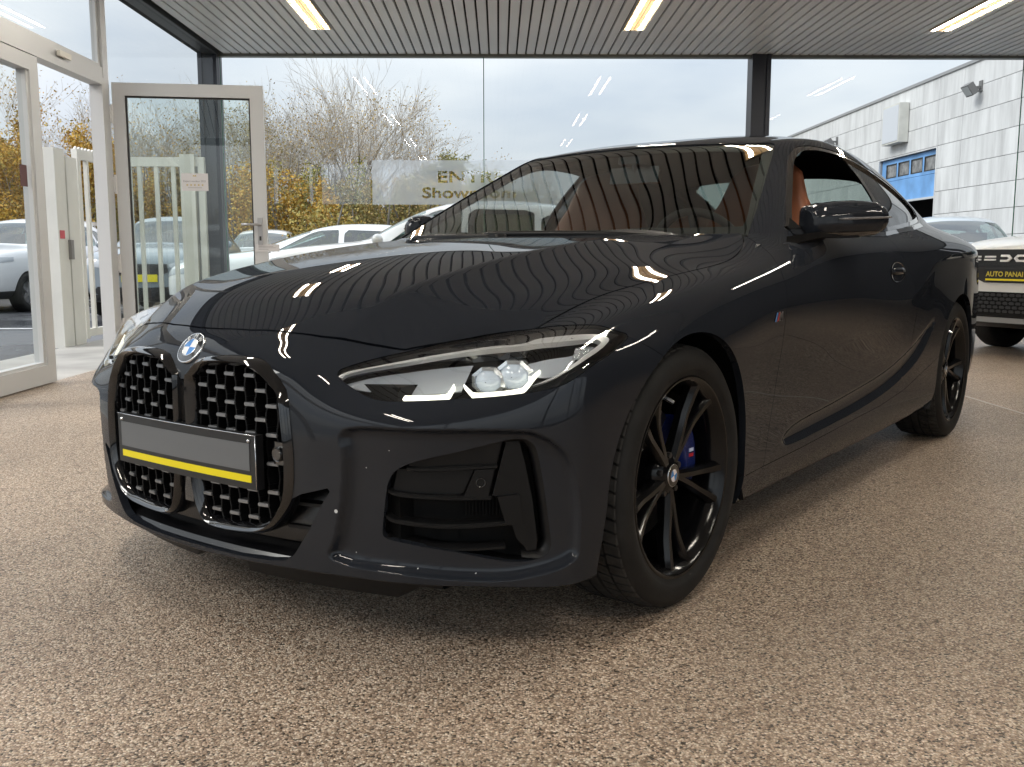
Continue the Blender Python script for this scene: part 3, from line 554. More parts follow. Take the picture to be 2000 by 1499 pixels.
# front rows at i = 0, 2, 4 (6 is the side's first column)
FR = {
 1: [(0,-.79,.180),(.30,-.775,.190),(.62,-.665,.184)],
 2: [(0,-.80,.27),(.30,-.784,.265),(.62,-.672,.26)],
 3: [(0,-.805,.35),(.30,-.787,.35),(.62,-.676,.355)],
 4: [(0,-.806,.44),(.30,-.787,.44),(.62,-.677,.45)],
 5: [(0,-.806,.53),(.30,-.786,.53),(.62,-.674,.535)],
 6: [(0,-.803,.60),(.295,-.778,.60),(.592,-.622,.603)],
 7: [(0,-.785,.65),(.29,-.758,.645),(.563,-.598,.643)],
 8: [(0,-.762,.68),(.275,-.733,.673),(.53,-.592,.664)],
 9: [(0,-.731,.705),(.26,-.702,.702),(.488,-.597,.681)],
}
for j in range(1, 10):
    x, y, z = P[('S', 0, j)]
    x0, y0, z0 = FR[j][0]; x2, y2, z2 = FR[j][1]
    keys = [(-2, -x2, y2, z2)]+[(2*n, *FR[j][n]) for n in range(3)]+[(6, x, y, z)]
    for i in range(NF+1): put(('F', i, j), spline(keys, i)[0])
for i in range(NF+1):
    x, y, z = P[('F', i, 1)]; w = i/6
    put(('F', i, 0), (x*(1-.07*w), y+.075*(1-w)+.04*w, z-.016) if i < 6 else P[('S', 0, 0)])
# bonnet
TC = [(-.731,.705),(-.60,.780),(-.42,.834),(-.2,.875),(.05,.908),(.32,.932),(.565,.945)]
FRAC = [0, .20, .39, .57, .75, .89, 1]
RIDGE = [0, -.001, .000, .010, -.004, -.003, 0]
for k in range(7):
    ex, ey, ez = TOPROW[k]; yc, zc = TC[k]
    for i in range(7):
        fr = FRAC[i]
        if k == 0: put(('T', i, k), P[('F', i, 9)]); continue
        put(('T', i, k), (ex*fr, yc+(ey-yc)*fr**2.2, zc+(ez-zc)*fr**2.7+RIDGE[i]*(1 if k < 6 else .2)))
# windscreen
for m in range(5):
    t = m/4
    for i in range(7):
        fr = FRAC[i]; b = np.array(P[('T', i, 6)])
        top = np.array((0.556*fr, 1.30+.06*fr**2, 1.302-.015*fr**2.2))
        put(('W', i, m), b+(top-b)*t+np.array((0, -.28, .6))*.03*t*(1-t)+np.array((.03*fr, 0, 0))*t*(1-t))
# side of the greenhouse
RAIL = [(.556,1.36,1.287),(.578,1.52,1.309),(.588,1.78,1.326),(.588,2.05,1.321),(.582,2.35,1.295),(.572,2.65,1.243),(.555,2.98,1.13),(.545,3.38,1.01),(.53,3.74,.95)]
for g in range(9):
    b = np.array(TOPROW[6+g]); r = np.array(RAIL[g])
    for n in range(5):
        t = n/4; p = b+(r-b)*t
        if g > 0: p = p+np.array((.034, 0, .006))*4*t*(1-t)*((0, .35, .8, 1, 1)[g] if g < 5 else (.7, .2, 0, 0)[g-5])
        else: p = np.array(P[('W', 6, n)])
        put(('G', g, n), p)
# roof, rear window and boot in one sweep
RC = [(1.30,1.302),(1.5,1.342),(1.78,1.378),(2.05,1.378),(2.35,1.350),(2.65,1.30),(2.98,1.205),(3.38,1.07),(3.76,.987)]
for g in range(9):
    r = RAIL[g]
    for i in range(7):
        fr = FRAC[i]; yc, zc = RC[g]
        put(('R', i, g), (r[0]*fr, yc+(r[1]-yc)*fr**2, zc+(r[2]-zc)*fr**3.6))
# tail
for i in range(7):
    fr = FRAC[i]
    for j in range(14):
        e = np.array(P[('S', 14, j)] if j <= 9 else P[('G', 8, j-9)])
        if j == 13: put(('B', i, j), P[('R', i, 8)]); continue
        put(('B', i, j), (e[0]*fr, e[1]+.12*(1-fr**2.2)*(1 if j < 12 else .6), e[2]+(.0 if j < 9 else .01*(1-fr))))
def canon(k):
    a, i, j = k
    if a == 'F' and i == 6: return ('S', 0, j)
    if a == 'T':
        if j == 0: return canon(('F', i, 9))
        if i == 6: return ('S', j, 9)
    if a == 'W':
        if j == 0: return canon(('T', i, 6))
        if i == 6: return canon(('G', 0, j))
    if a == 'G' and j == 0: return ('S', 6+i, 9)
    if a == 'R':
        if j == 0: return canon(('W', i, 4))
        if i == 6: return canon(('G', j, 4))
    if a == 'B':
        if i == 6: return ('S', 14, j) if j <= 9 else canon(('G', 8, j-9))
        if j == 13: return canon(('R', i, 8))
    return (a, i, j)
patches = {'F': (6, 9), 'S': (14, 9), 'T': (6, 6), 'W': (6, 4), 'G': (8, 4), 'R': (6, 8), 'B': (6, 13)}
PATCH = {'F': 0, 'S': 1, 'T': 2, 'W': 3, 'G': 4, 'R': 5, 'B': 6, 'Q': 7}   # Q: the side's first columns, meshed finer like F
def weld(co, vn):
    """share normals between coincident vertices"""
    nv = vn/(np.linalg.norm(vn, axis=1)[:, None]+1e-12)
    _, inv = np.unique(np.round(co*2e4).astype(np.int64), axis=0, return_inverse=True); inv = inv.ravel()
    acc = np.zeros((inv.max()+1, 3)); np.add.at(acc, inv, nv); return acc[inv]
def build_master(level=4, fit=3):
    ids = {}; tv = []
    def vid(key, side):
        c = canon(key); p = P[c]
        if abs(p[0]) < 1e-6: kk = (c, 0); q = (0, p[1], p[2])
        else: kk = (c, side); q = (p[0]*side, p[1], p[2])
        if kk not in ids: ids[kk] = len(tv); tv.append(q)
        return ids[kk]
    faces = []; pm = []
    for a, (ni, nj) in patches.items():
        for i in range(ni):
            for j in range(nj):
                for s in (1, -1):
                    q = [vid((a, i, j), s), vid((a, i+1, j), s), vid((a, i+1, j+1), s), vid((a, i, j+1), s)]
                    flip = (s < 0)
                    faces.append(q[::-1] if flip else q); pm.append(PATCH['Q'] if a == 'S' and i < 2 else PATCH[a])
    me = mesh('cage', tv, faces)
    for _ in PATCH: me.materials.append(None)
    me.polygons.foreach_set('material_index', pm)
    cre = {}
    def crease(keys, w):
        for s in (1, -1):
            for a, b in zip(keys[:-1], keys[1:]): cre[tuple(sorted((vid(a, s), vid(b, s))))] = w
    crease([('S', k, 9) for k in range(6, 11)], .75)
    crease([('T', i, 6) for i in range(7)], 1.0)
    crease([('G', 0, n) for n in range(5)], .7)
    crease([('W', i, 4) for i in range(7)], .4)
    crease([('F', i, 1) for i in range(7)]+[('S', k, 1) for k in range(1, 15)], .7)
    crease([('F', i, 9) for i in range(7)], .25)
    crease([('T', 3, k) for k in range(0, 7)], .8)
    at = me.attributes.new('crease_edge', 'FLOAT', 'EDGE')
    for e in me.edges:
        w = cre.get(tuple(sorted(e.vertices)))
        if w: at.data[e.index].value = w
    bm = bmesh.new(); bm.from_mesh(me); bmesh.ops.recalc_face_normals(bm, faces=bm.faces); bm.to_mesh(me); bm.free()
    ob = link('cage', me)
    md = ob.modifiers.new('s', 'SUBSURF'); md.subdivision_type = 'CATMULL_CLARK'; md.use_limit_surface = True
    md.quality = 4; md.boundary_smooth = 'PRESERVE_CORNERS'
    tgt = np.array(tv); cur = tgt.copy(); N = len(tv)
    def ev(l):
        md.levels = l; md.render_levels = l
        dg = bpy.context.evaluated_depsgraph_get(); dg.update(); e = ob.evaluated_get(dg); mm = e.to_mesh()
        co = np.empty(len(mm.vertices)*3); mm.vertices.foreach_get('co', co)
        lp = np.empty(len(mm.loops), np.int64); mm.loops.foreach_get('vertex_index', lp)
        mi = np.empty(len(mm.polygons), np.int64); mm.polygons.foreach_get('material_index', mi)
        e.to_mesh_clear(); return co.reshape(-1, 3), lp.reshape(-1, 4), mi
    for it in range(fit):
        co, _, _ = ev(1); cur = cur+(tgt-co[:N])*.85
        me.vertices.foreach_set('co', cur.ravel()); me.update()
    co, q, mi = ev(level); co5, q5, mi5 = ev(level+1)
    fine = (mi == 0) | (mi == 7); fine5 = (mi5 == 0) | (mi5 == 7)
    q = np.concatenate([q[~fine], q5[fine5]+len(co)]); mi = np.concatenate([mi[~fine], mi5[fine5]]); co = np.concatenate([co, co5])
    bpy.data.objects.remove(ob); bpy.data.meshes.remove(me)
    # keep the car's left half
    cx = co[q][:, :, 0].mean(1); keep = cx > 0; q = q[keep]; mi = mi[keep]
    used = np.unique(q); rm = -np.ones(len(co), np.int64); rm[used] = np.arange(len(used))
    co = co[used]; q = rm[q]; co[np.abs(co[:, 0]) < 1e-6, 0] = 0
    # vertex normals
    fn = np.cross(co[q[:, 2]]-co[q[:, 0]], co[q[:, 3]]-co[q[:, 1]]); vn = np.zeros_like(co)
    for c in range(4): np.add.at(vn, q[:, c], fn)
    vn = weld(co, vn)
    vn[co[:, 0] == 0, 0] = 0
    vn /= np.linalg.norm(vn, axis=1)[:, None]+1e-12
    return co, q, mi, vn
MV, MQ, MP, MN = build_master()
# ============================================================ trimming the master surface into panels
def sd_poly(p, poly):
    """signed distance of 2D points to a closed polygon, positive inside"""
    p = np.asarray(p); poly = np.asarray(poly, float); a = poly; b = np.roll(poly, -1, 0)
    d2 = np.full(len(p), 1e9); ins = np.zeros(len(p), bool)
    for (ax, ay), (bx, by) in zip(a, b):
        ex, ey = bx-ax, by-ay; wx, wy = p[:, 0]-ax, p[:, 1]-ay
        t = np.clip((wx*ex+wy*ey)/(ex*ex+ey*ey+1e-18), 0, 1)
        d2 = np.minimum(d2, (wx-ex*t)**2+(wy-ey*t)**2)
        c = ((ay > p[:, 1]) != (by > p[:, 1])) & (p[:, 0] < ex*(p[:, 1]-ay)/(ey if abs(ey) > 1e-12 else 1e-12)+ax)
        ins ^= c
    d = np.sqrt(d2); return np.where(ins, d, -d)
XY = lambda v: v[:, :2]
XZ = lambda v: v[:, [0, 2]]
YZ = lambda v: v[:, 1:]
UZ = lambda v: np.stack([v[:, 0]+v[:, 1], v[:, 2]], 1)
class Surf:
    def __init__(s, V, N, F, PT): s.V = np.array(V); s.N = np.array(N); s.F = [tuple(f) for f in F]; s.P = list(PT)
    def only(s, pats):
        ids = {PATCH[c] for c in pats}; k = [i for i, p in enumerate(s.P) if p in ids]
        return Surf(s.V, s.N, [s.F[i] for i in k], [s.P[i] for i in k])
    def clip(s, g):
        """keep the part where g(V) >= 0"""
        val = g(s.V); V = list(s.V); N = list(s.N); cut = {}; F = []; PT = []
        pos = val >= 0
        for f, pt in zip(s.F, s.P):
            c = [pos[i] for i in f]
            if all(c): F.append(f); PT.append(pt); continue
            if not any(c): continue
            out = []
            for a in range(len(f)):
                i, j = f[a], f[(a+1) % len(f)]
                if pos[i]: out.append(i)
                if pos[i] != pos[j]:
                    k = (i, j) if i < j else (j, i)
                    if k not in cut:
                        t = val[k[0]]/(val[k[0]]-val[k[1]]); cut[k] = len(V)
                        V.append(s.V[k[0]]*(1-t)+s.V[k[1]]*t); n = s.N[k[0]]*(1-t)+s.N[k[1]]*t; N.append(n/(np.linalg.norm(n)+1e-12))
                    out.append(cut[k])
            if len(out) >= 3: F.append(tuple(out)); PT.append(pt)
        return Surf(np.array(V), np.array(N), F, PT)
    def inside(s, poly, ch, gap=0.0): return s.clip(lambda v: sd_poly(ch(v), poly)-gap)
    def outside(s, poly, ch, gap=0.0): return s.clip(lambda v: -sd_poly(ch(v), poly)-gap)
    def compact(s):
        u = sorted({i for f in s.F for i in f}); m = {o: n for n, o in enumerate(u)}
        return Surf(s.V[u], s.N[u], [tuple(m[i] for i in f) for f in s.F], s.P)
    def offset(s, d): return Surf(s.V+s.N*d, s.N, s.F, s.P)
    def border(s):
        e = {}
        for f in s.F:
            for a in range(len(f)):
                i, j = f[a], f[(a+1) % len(f)]; e[(i, j)] = 1
        return [(i, j) for (i, j) in e if (j, i) not in e]
    def solid(s, depth=.012, back=False):
        """flanges turned inwards round the free edges (not along the centreline)"""
        s = s.compact(); V = list(s.V); F = list(s.F); n0 = len(V); m = {}; top = {}
        for i, j in s.border():
            if abs(s.V[i][0]) < 1e-6 and abs(s.V[j][0]) < 1e-6: continue
            for q in (i, j):
                if q not in m:
                    top[q] = len(V); V.append(s.V[q]); m[q] = len(V); V.append(s.V[q]-s.N[q]*depth)
            F.append((top[i], m[i], m[j], top[j]))
        if back:
            b = len(V); V += [v-n*depth for v, n in zip(s.V, s.N)]; F += [tuple(b+i for i in f[::-1]) for f in s.F]
        return np.array(V), F
def panel(name, srf, parent, m, both='join', depth=.012, back=False):
    """both: 'join' mirrors into one mesh, 'pair' makes a left and a right object, 'left'"""
    V, F = srf.solid(depth, back)
    Vm = V*np.array([-1, 1, 1]); Fm = [f[::-1] for f in F]
    if both == 'join':
        n = len(V); m2 = np.arange(n)+n
        cen = np.abs(V[:, 0]) < 1e-6; m2[cen] = np.arange(n)[cen]
        VV = np.concatenate([V, Vm]); FF = F+[tuple(int(m2[i]) for i in f) for f in Fm]
        me = mesh(name, VV, FF, True); return link(name, me, parent, m)
    a = link(name, mesh(name, V, F, True), parent, m)
    if both == 'left': return a
    b = link(name, mesh(name, Vm, Fm, True), parent, m); return a, b

# ---- outlines on the body (charts: XY bonnet, XZ front, YZ side, UZ = (x+y, z) round the corner)
LAMP3 = [(.418,-.707,.624),(.423,-.696,.635),(.466,-.646,.654),(.517,-.594,.669),(.566,-.533,.686),(.622,-.467,.699),(.656,-.430,.707),(.709,-.379,.715),(.736,-.353,.720),(.802,-.321,.724),(.835,-.306,.722),(.859,-.294,.713),(.881,-.271,.699),(.880,-.346,.666),(.873,-.388,.651),(.861,-.429,.631),(.842,-.463,.611),(.813,-.496,.600),(.774,-.529,.592),(.719,-.570,.585),(.642,-.623,.579),(.573,-.665,.575),(.528,-.688,.575),(.493,-.698,.583),(.454,-.705,.600),(.428,-.709,.615)]
LAMP = smooth_poly([(x+y, z) for x, y, z in LAMP3], 4)
SHUT = [(.709,-.379),(.719,-.279),(.728,-.112),(.747,.036),(.772,.201),(.792,.385),(.790,.498),(.761,.625),(.722,.705)]
BONNET = [(-.02,-.731),(.047,-.729),(.148,-.720),(.262,-.697),(.335,-.673),(.430,-.632),(.508,-.594),(.566,-.533),(.622,-.467),(.656,-.430)]+[tuple(p) for p in smooth_poly(SHUT, 4, False)]+[(.70,.72),(.735,1.0),(-.02,1.0)]
KID = [(.014,.60),(.026,.613),(.047,.632),(.068,.645),(.100,.652),(.159,.656),(.209,.655),(.241,.651),(.270,.639),(.303,.613),(.325,.590),(.337,.560),(.346,.496),(.349,.449),(.348,.392),(.340,.346),(.320,.311),(.294,.282),(.265,.266),(.227,.256),(.13,.249),(.078,.253),(.048,.275),(.030,.318),(.018,.40),(.014,.5)]
KIDALL = [(0-.02,.592),(.012,.592)]+KID[1:17]+[(.30,.27),(.2,.235),(-.02,.235)]
LOWIN = [(-.02,.40),(.33,.345),(.362,.364),(.430,.384),(.434,.376),(.408,.337),(.381,.286),(.344,.234),(.328,.216),(.307,.206),(.265,.200),(.16,.195),(.04,.192),(-.02,.192)]
INTAKE = smooth_poly([(.547+-.710,.285),(.548-.710,.310),(.557-.708,.378),(.564-.705,.407),(.580-.698,.429),(.619-.678,.449),(.693-.625,.471),(.765-.562,.493),(.788-.541,.496),(.803-.526,.488),(.813-.516,.466),(.823-.505,.389),(.832-.493,.281),(.831-.494,.250),(.818-.506,.234),(.784-.538,.226),(.749-.569,.231),(.680-.629,.251),(.603-.681,.266),(.56-.705,.275)], 3)
FACET = smooth_poly([(.470-.74,.515),(.60-.675,.520),(.772-.556,.517),(.815-.51,.505),(.845-.46,.46),(.856-.435,.38),(.858-.43,.27),(.845-.44,.225),(.80-.52,.200),(.735-.579,.192),(.58-.69,.205),(.43-.746,.222),(.44-.745,.28),(.455-.74,.36),(.465-.74,.45)], 3)
def arch(yc, zc=.331, r=.362, drop=.03, n=40):
    a = [(yc+(r)*math.cos(t), zc+r*math.sin(t)) for t in np.linspace(0, math.pi, n)]
    return [(yc+r+drop, .05)]+[(yc+r+.012, zc-.1)]+a+[(yc-r-.012, zc-.1), (yc-r-drop, .05)]
ARCHF = arch(0.0); ARCHR = arch(2.851, r=.366)
def seam(keys): 
    k = np.array(keys, float); return lambda t: np.interp(t, k[:, 0], k[:, 1])
FSEAM = seam([(.1,-.02),(.60,-.09),(.649,-.173),(.699,-.271),(.706,-.40),(.9,-.42)])
DOORF = seam([(.2,.51),(.3,.53),(.45,.565),(.6,.588),(.75,.588),(.815,.586),(.86,.605),(.90,.65),(.96,.72)])
DOORR = seam([(.2,1.85),(.33,1.90),(.42,1.98),(.52,2.05),(.639,2.075),(.70,2.05),(.737,2.02),(.80,1.94),(.834,1.89),(.90,1.83),(.96,1.785)])
ROCK = seam([(.3,.262),(.82,.268),(1.05,.275),(1.68,.298),(2.0,.328),(2.407,.405),(2.6,.45)])
DLO = [(.845,.957),(.90,.990),(1.0,1.054),(1.15,1.140),(1.317,1.229),(1.40,1.262),(1.46,1.280),(1.53,1.291),(1.62,1.297),(1.76,1.296),(1.90,1.287),(2.05,1.269),(2.20,1.240),(2.35,1.198),(2.48,1.150),(2.58,1.100),(2.635,1.062),(2.63,1.046),(2.58,1.034),(2.45,1.020),(2.2,.998),(1.75,.968),(1.25,.961),(.95,.957)]
DLO = [tuple(p) for p in smooth_poly(DLO, 3)]
GAP = .0022
# ---- relief pressed into the fascia round the air inlet
def press(V, N, PT_V):
    d = sd_poly(UZ(V), FACET); s = np.clip(d, 0, None)
    dep = .022*(1-np.exp(-s/.008))
    dep *= np.clip((-V[:, 1]-.32)/.08, 0, 1)*np.clip((.56-V[:, 2])/.02, 0, 1)
    # light-catcher pressed in above the sill, rising towards the rear wheel
    d2 = sd_poly(YZ(V), CATCH); s2 = np.clip(d2, 0, None); dep2 = .013*(1-np.exp(-s2/.014))*(V[:, 0] > .7)
    return V-N*(dep+dep2)[:, None]
CATCH = smooth_poly([(.70,.300),(1.1,.305),(1.5,.325),(1.85,.365),(2.15,.440),(2.32,.545),(2.36,.60),(2.28,.575),(2.05,.50),(1.7,.43),(1.2,.385),(.75,.355)], 4)
MV = press(MV, MN, None)
fn = np.cross(MV[MQ[:, 2]]-MV[MQ[:, 0]], MV[MQ[:, 3]]-MV[MQ[:, 1]]); MN = np.zeros_like(MV)
for c in range(4): np.add.at(MN, MQ[:, c], fn)
MN = weld(MV, MN); MN[MV[:, 0] == 0, 0] = 0
MN /= np.linalg.norm(MN, axis=1)[:, None]+1e-12
MASTER = Surf(MV, MN, MQ, MP)

paint = mat('dark_grey_paint', (.0165, .0190, .0245), rough=.6, coat=.68, coat_rough=.006, spec=0.0)
gloss_black = mat('gloss_black', (.006, .006, .007), rough=.08, spec=.5, coat=1.0, coat_rough=.02)
satin_black = mat('satin_black_plastic', (.0065, .0065, .007), rough=.42, spec=.25, bump=(900, .06, .0004))
black_void = mat('black_recess', (.004, .004, .004), rough=.7, spec=.2)
car = empty('sports_coupe', (0, 0, 0), 0, 'dark grey two-door coupe with black twin-kidney grille parked on the stone carpet floor', 'car')
front = MASTER.only('FSTQ').clip(lambda v: .75-v[:, 1]).compact()
nobon = front.outside(BONNET, XY, GAP)
fas = nobon.outside(LAMP, UZ, .0012).clip(lambda v: FSEAM(v[:, 2])-v[:, 1]-GAP*.6).outside(ARCHF, YZ)
fas = fas.outside(KIDALL, XZ).outside(LOWIN, XZ).outside(INTAKE, UZ)
panel('front_bumper', fas, car, paint, depth=.02)
bon = front.inside(BONNET, XY, GAP).clip(lambda v: v[:, 2]-.6).outside(LAMP, UZ, .0012)
panel('bonnet', bon, car, paint, depth=.018)
fen = nobon.outside(LAMP, UZ, .0012).clip(lambda v: v[:, 1]-FSEAM(v[:, 2])-GAP*.6).outside(ARCHF, YZ).clip(lambda v: DOORF(v[:, 2])-v[:, 1]-GAP*.5).clip(lambda v: v[:, 2]-np.where(v[:, 1] > .3, ROCK(v[:, 1]), 0)-GAP*.4)
panel('front_wing', fen, car, paint, 'pair', .02)
side = MASTER.only('S').clip(lambda v: v[:, 1]-.3).compact()
door = side.clip(lambda v: v[:, 1]-DOORF(v[:, 2])-GAP*.5).clip(lambda v: DOORR(v[:, 2])-v[:, 1]-GAP*.5).clip(lambda v: v[:, 2]-ROCK(v[:, 1])-GAP*.4)
doorL, doorR = panel('door', door, car, paint, 'pair', .02)
sill = side.clip(lambda v: ROCK(v[:, 1])-v[:, 2]-GAP*.4).outside(ARCHF, YZ).outside(ARCHR, YZ).clip(lambda v: 2.6-v[:, 1])
panel('side_sill', sill, car, paint, 'pair', .015)
qtr = MASTER.only('SB').clip(lambda v: v[:, 1]-DOORR(v[:, 2])-GAP*.5).outside(ARCHR, YZ).clip(lambda v: v[:, 2]-np.where(v[:, 1] < 2.6, ROCK(v[:, 1]), 0)-GAP*.4)
pil = MASTER.only('G').outside(DLO, YZ)
panel('rear_quarter', Surf(MV, MN, [], []) if False else qtr, car, paint, 'pair', .02)
panel('roof_pillar', pil, car, paint, 'pair', .02)
RWIN = [(-.05, 2.72), (.40, 2.735), (.46, 2.80), (.455, 3.2), (.42, 3.27), (-.05, 3.30)]
roofs = MASTER.only('R')
panel('roof', roofs.clip(lambda v: 2.70-v[:, 1]), car, paint)
panel('boot_lid', roofs.clip(lambda v: v[:, 1]-2.702).outside(RWIN, XY), car, paint)
# ============================================================ the coupe: fittings
BV = BVHTree.FromPolygons([tuple(v) for v in MV], [tuple(int(i) for i in q) for q in MQ])
def hit(o, d):
    h = BV.ray_cast(Vector(o), Vector(d)); 
    return (np.array(h[0]), np.array(h[1] if h[1].dot(Vector(d)) < 0 else -h[1])) if h[0] is not None else None
def on_uz(u, z, off=0.0):
    s = .70710678
    r = hit((u/2+1.2, u/2-1.2, z), (-s, s, 0)); p, n = r if r else (np.array((u/2+.6, u/2-.6, z)), np.array((s, -s, 0)))
    return p+n*off
def on_xz(x, z, off=0.0):
    r = hit((abs(x), -2, z), (0, 1, 0)); p, n = r if r else (np.array((abs(x), -.79, z)), np.array((0, -1, 0)))
    q = p+n*off; return q if x >= 0 else q*np.array([-1, 1, 1])
def on_yz(y, z, off=0.0):
    r = hit((2, y, z), (-1, 0, 0)) or hit((2, y, z+.08), (-1, 0, 0)) or hit((2, y, z-.08), (-1, 0, 0)); p, n = r; return p+n*off
MIR = np.array([-1, 1, 1])
def pair(name, v, f, parent, m, smooth=True, angle=None):
    """a left part and its mirror image; parent may be one object or a (left, right) pair"""
    pl, pr = parent if isinstance(parent, tuple) else (parent, parent); out = []
    for s, pp in ((1, pl), (-1, pr)):
        vv = np.array(v, float); ff = [tuple(q) for q in f]
        if s < 0: vv = vv*MIR; ff = [q[::-1] for q in ff]
        me = mesh(name, vv, ff, smooth)
        if angle: me.polygons.foreach_set('use_smooth', [True]*len(me.polygons)); me.set_sharp_from_angle(angle=R(angle))
        out.append(link(name, me, pp, m))
    return tuple(out)
def pairmb(name, mb, parent, m, angle=35):
    me = bpy.data.meshes.new('t'); me.from_pydata(mb.v, [], mb.f); bm = bmesh.new(); bm.from_mesh(me); bmesh.ops.recalc_face_normals(bm, faces=bm.faces); bm.to_mesh(me); bm.free()
    v = [tuple(p.co) for p in me.vertices]; f = [tuple(p.vertices) for p in me.polygons]; bpy.data.meshes.remove(me)
    return pair(name, v, f, parent, m, True, angle)
def ribbon(outer, inner):
    """strip between two matching closed rows of 3D points"""
    n = len(outer); return list(outer)+list(inner), [(i, (i+1) % n, n+(i+1) % n, n+i) for i in range(n)]
def inset(poly, d):
    """move a closed 2D outline inwards by d (counter-clockwise or clockwise)"""
    p = np.array(poly, float); n = len(p); A = .5*np.sum(p[:, 0]*np.roll(p[:, 1], -1)-np.roll(p[:, 0], -1)*p[:, 1]); sg = 1 if A > 0 else -1
    e = np.roll(p, -1, 0)-np.roll(p, 1, 0); e /= np.linalg.norm(e, axis=1)[:, None]+1e-12
    return p+sg*d*np.stack([-e[:, 1], e[:, 0]], 1)
def resample(poly, n):
    p = np.array(poly, float); q = np.concatenate([p, p[:1]]); L = np.concatenate([[0], np.cumsum(np.linalg.norm(np.diff(q, axis=0), axis=1))])
    t = np.linspace(0, L[-1], n, endpoint=False); return np.stack([np.interp(t, L, q[:, k]) for k in range(p.shape[1])], 1)
def mir_srf(s): return s

tint_glass = glass_mat('windscreen_glass', (.50, .55, .54), base=.055)
side_glass = glass_mat('dark_side_glass', (.16, .17, .18), base=.04)
lens_glass = glass_mat('lamp_lens', (.93, .95, .96), base=.03)
chrome = mat('bright_metal', (.62, .63, .65), rough=.18, metal=1.0)
silver = mat('satin_silver', (.48, .48, .49), rough=.3, metal=.9)
leather = mat('cognac_leather', (.26, .088, .040), rough=.45, spec=.4, var=(6, .15), bump=(260, .15, .002))
cabin = mat('dark_cabin_fabric', (.010, .010, .011), rough=.85, spec=.2, var=(60, .2))
rubber = mat('black_rubber', (.016, .0155, .015), rough=.62, spec=.35, var=(30, .25), bump=(300, .15, .001))

# ---- glazing
W = MASTER.only('W')
WPOLY = [(-.05, .93), (.742, .944), (.715, 1.02), (.556, 1.290), (.3, 1.301), (-.05, 1.304)]
ws = panel('windscreen', W.offset(-.004), car, tint_glass, depth=.0)
fr = Surf(W.V, W.N, W.F, W.P).clip(lambda v: .032-np.minimum.reduce([np.abs(v[:, 2]-.0), np.full(len(v), 9.)]) if False else .030-sd_poly(XZ(v), WPOLY))
panel('frit_band', fr.offset(-.006), ws, mat('black_frit', (.004, .004, .004), rough=.5), depth=0)
Gs = MASTER.only('G')
ring = Gs.inside(DLO, YZ).outside([tuple(p) for p in inset(DLO, .016)], YZ)
panel('window_trim', ring.offset(-.002), car, gloss_black, 'pair', .02)
qg = Gs.inside([tuple(p) for p in inset(DLO, .014)], YZ).clip(lambda v: v[:, 1]-(1.93+.55*(1.28-v[:, 2])*-.45))
qgL, qgR = panel('quarter_window', qg.offset(-.012), car, side_glass, 'pair', 0)
edge = Gs.inside([tuple(p) for p in inset(DLO, .010)], YZ).clip(lambda v: v[:, 1]-(1.905+.55*(1.28-v[:, 2])*-.45)).clip(lambda v: -(v[:, 1]-(1.945+.55*(1.28-v[:, 2])*-.45)))
panel('window_post', edge.offset(-.011), car, gloss_black, 'pair', .006)
rw = MASTER.only('R').inside([(x, y) for x, y in RWIN], XY, -.004)
panel('rear_window', rw.offset(-.004), car, glass_mat('rear_glass', (.42, .50, .47), base=.03), depth=0)
# ---- cabin lining
lin = MASTER.only('R').clip(lambda v: 2.68-v[:, 1]).clip(lambda v: v[:, 1]-1.34); panel('headliner', lin.offset(-.035), car, cabin, depth=.002)
lin = Gs.outside([tuple(p) for p in inset(DLO, -.004)], YZ).clip(lambda v: v[:, 1]-.80); panel('pillar_trim', lin.offset(-.03), car, cabin, 'pair', .002)
lin = MASTER.only('S').clip(lambda v: v[:, 1]-.6).clip(lambda v: 2.4-v[:, 1]).clip(lambda v: v[:, 2]-.28); panel('door_lining', lin.offset(-.045), car, cabin, 'pair', .002)
mb = MB(); mb.box((-.80, .45, .24), (.80, 3.2, .27)); mb.box((-.74, .44, .25), (.74, .47, .82)); mb.box((-.76, 3.0, .27), (.76, 3.04, .96)); mb.box((-.70, 2.62, .90), (.70, 3.28, .925))
mb.build('cabin_floor', car, cabin)
mb = MB()
sec = [(.50, .70), (.50, .905), (.60, .935), (.80, .945), (.98, .93), (1.05, .895), (1.06, .80), (1.0, .62), (.6, .60)]
v = []; f = []
xs = np.linspace(-.80, .80, 15)
for x in xs:
    for (y, z) in sec: v.append((x, y-.10*(1-(x/.8)**2)*0+.06*(x/.8)**2, z-.025*(abs(x)/.8)**3+(.03*math.exp(-((x-.38)/.17)**2) if .55 < y < 1.1 and z > .85 else 0)))
n = len(sec)
for i in range(len(xs)-1):
    for j in range(n): f.append((i*n+j, i*n+(j+1) % n, (i+1)*n+(j+1) % n, (i+1)*n+j))
link('dashboard', mesh('dashboard', v, f, True), car, mat('dash_plastic', (.012, .012, .013), rough=.6))
st = MB(); c0 = Vector((.38, 1.12, .865)); ax = Vector((0, .92, .40)).normalized(); e1 = Vector((1, 0, 0)); e2 = ax.cross(e1)
st.tube([c0+(e1*math.cos(t)+e2*math.sin(t))*.182 for t in np.linspace(0, 2*math.pi, 40, endpoint=False)], .015, 10, closed=True)
for a in (0, math.pi, -math.pi/2): st.tube([c0+(e1*math.cos(a)+e2*math.sin(a))*.03, c0+(e1*math.cos(a)+e2*math.sin(a))*.175], .016, 8)
st.tube([c0-ax*.02, c0+ax*.01], .06, 16); st.tube([c0, c0-ax*.30], .035, 10)
st.build('steering_wheel', car, mat('wheel_leather', (.012, .012, .012), rough=.5), True)
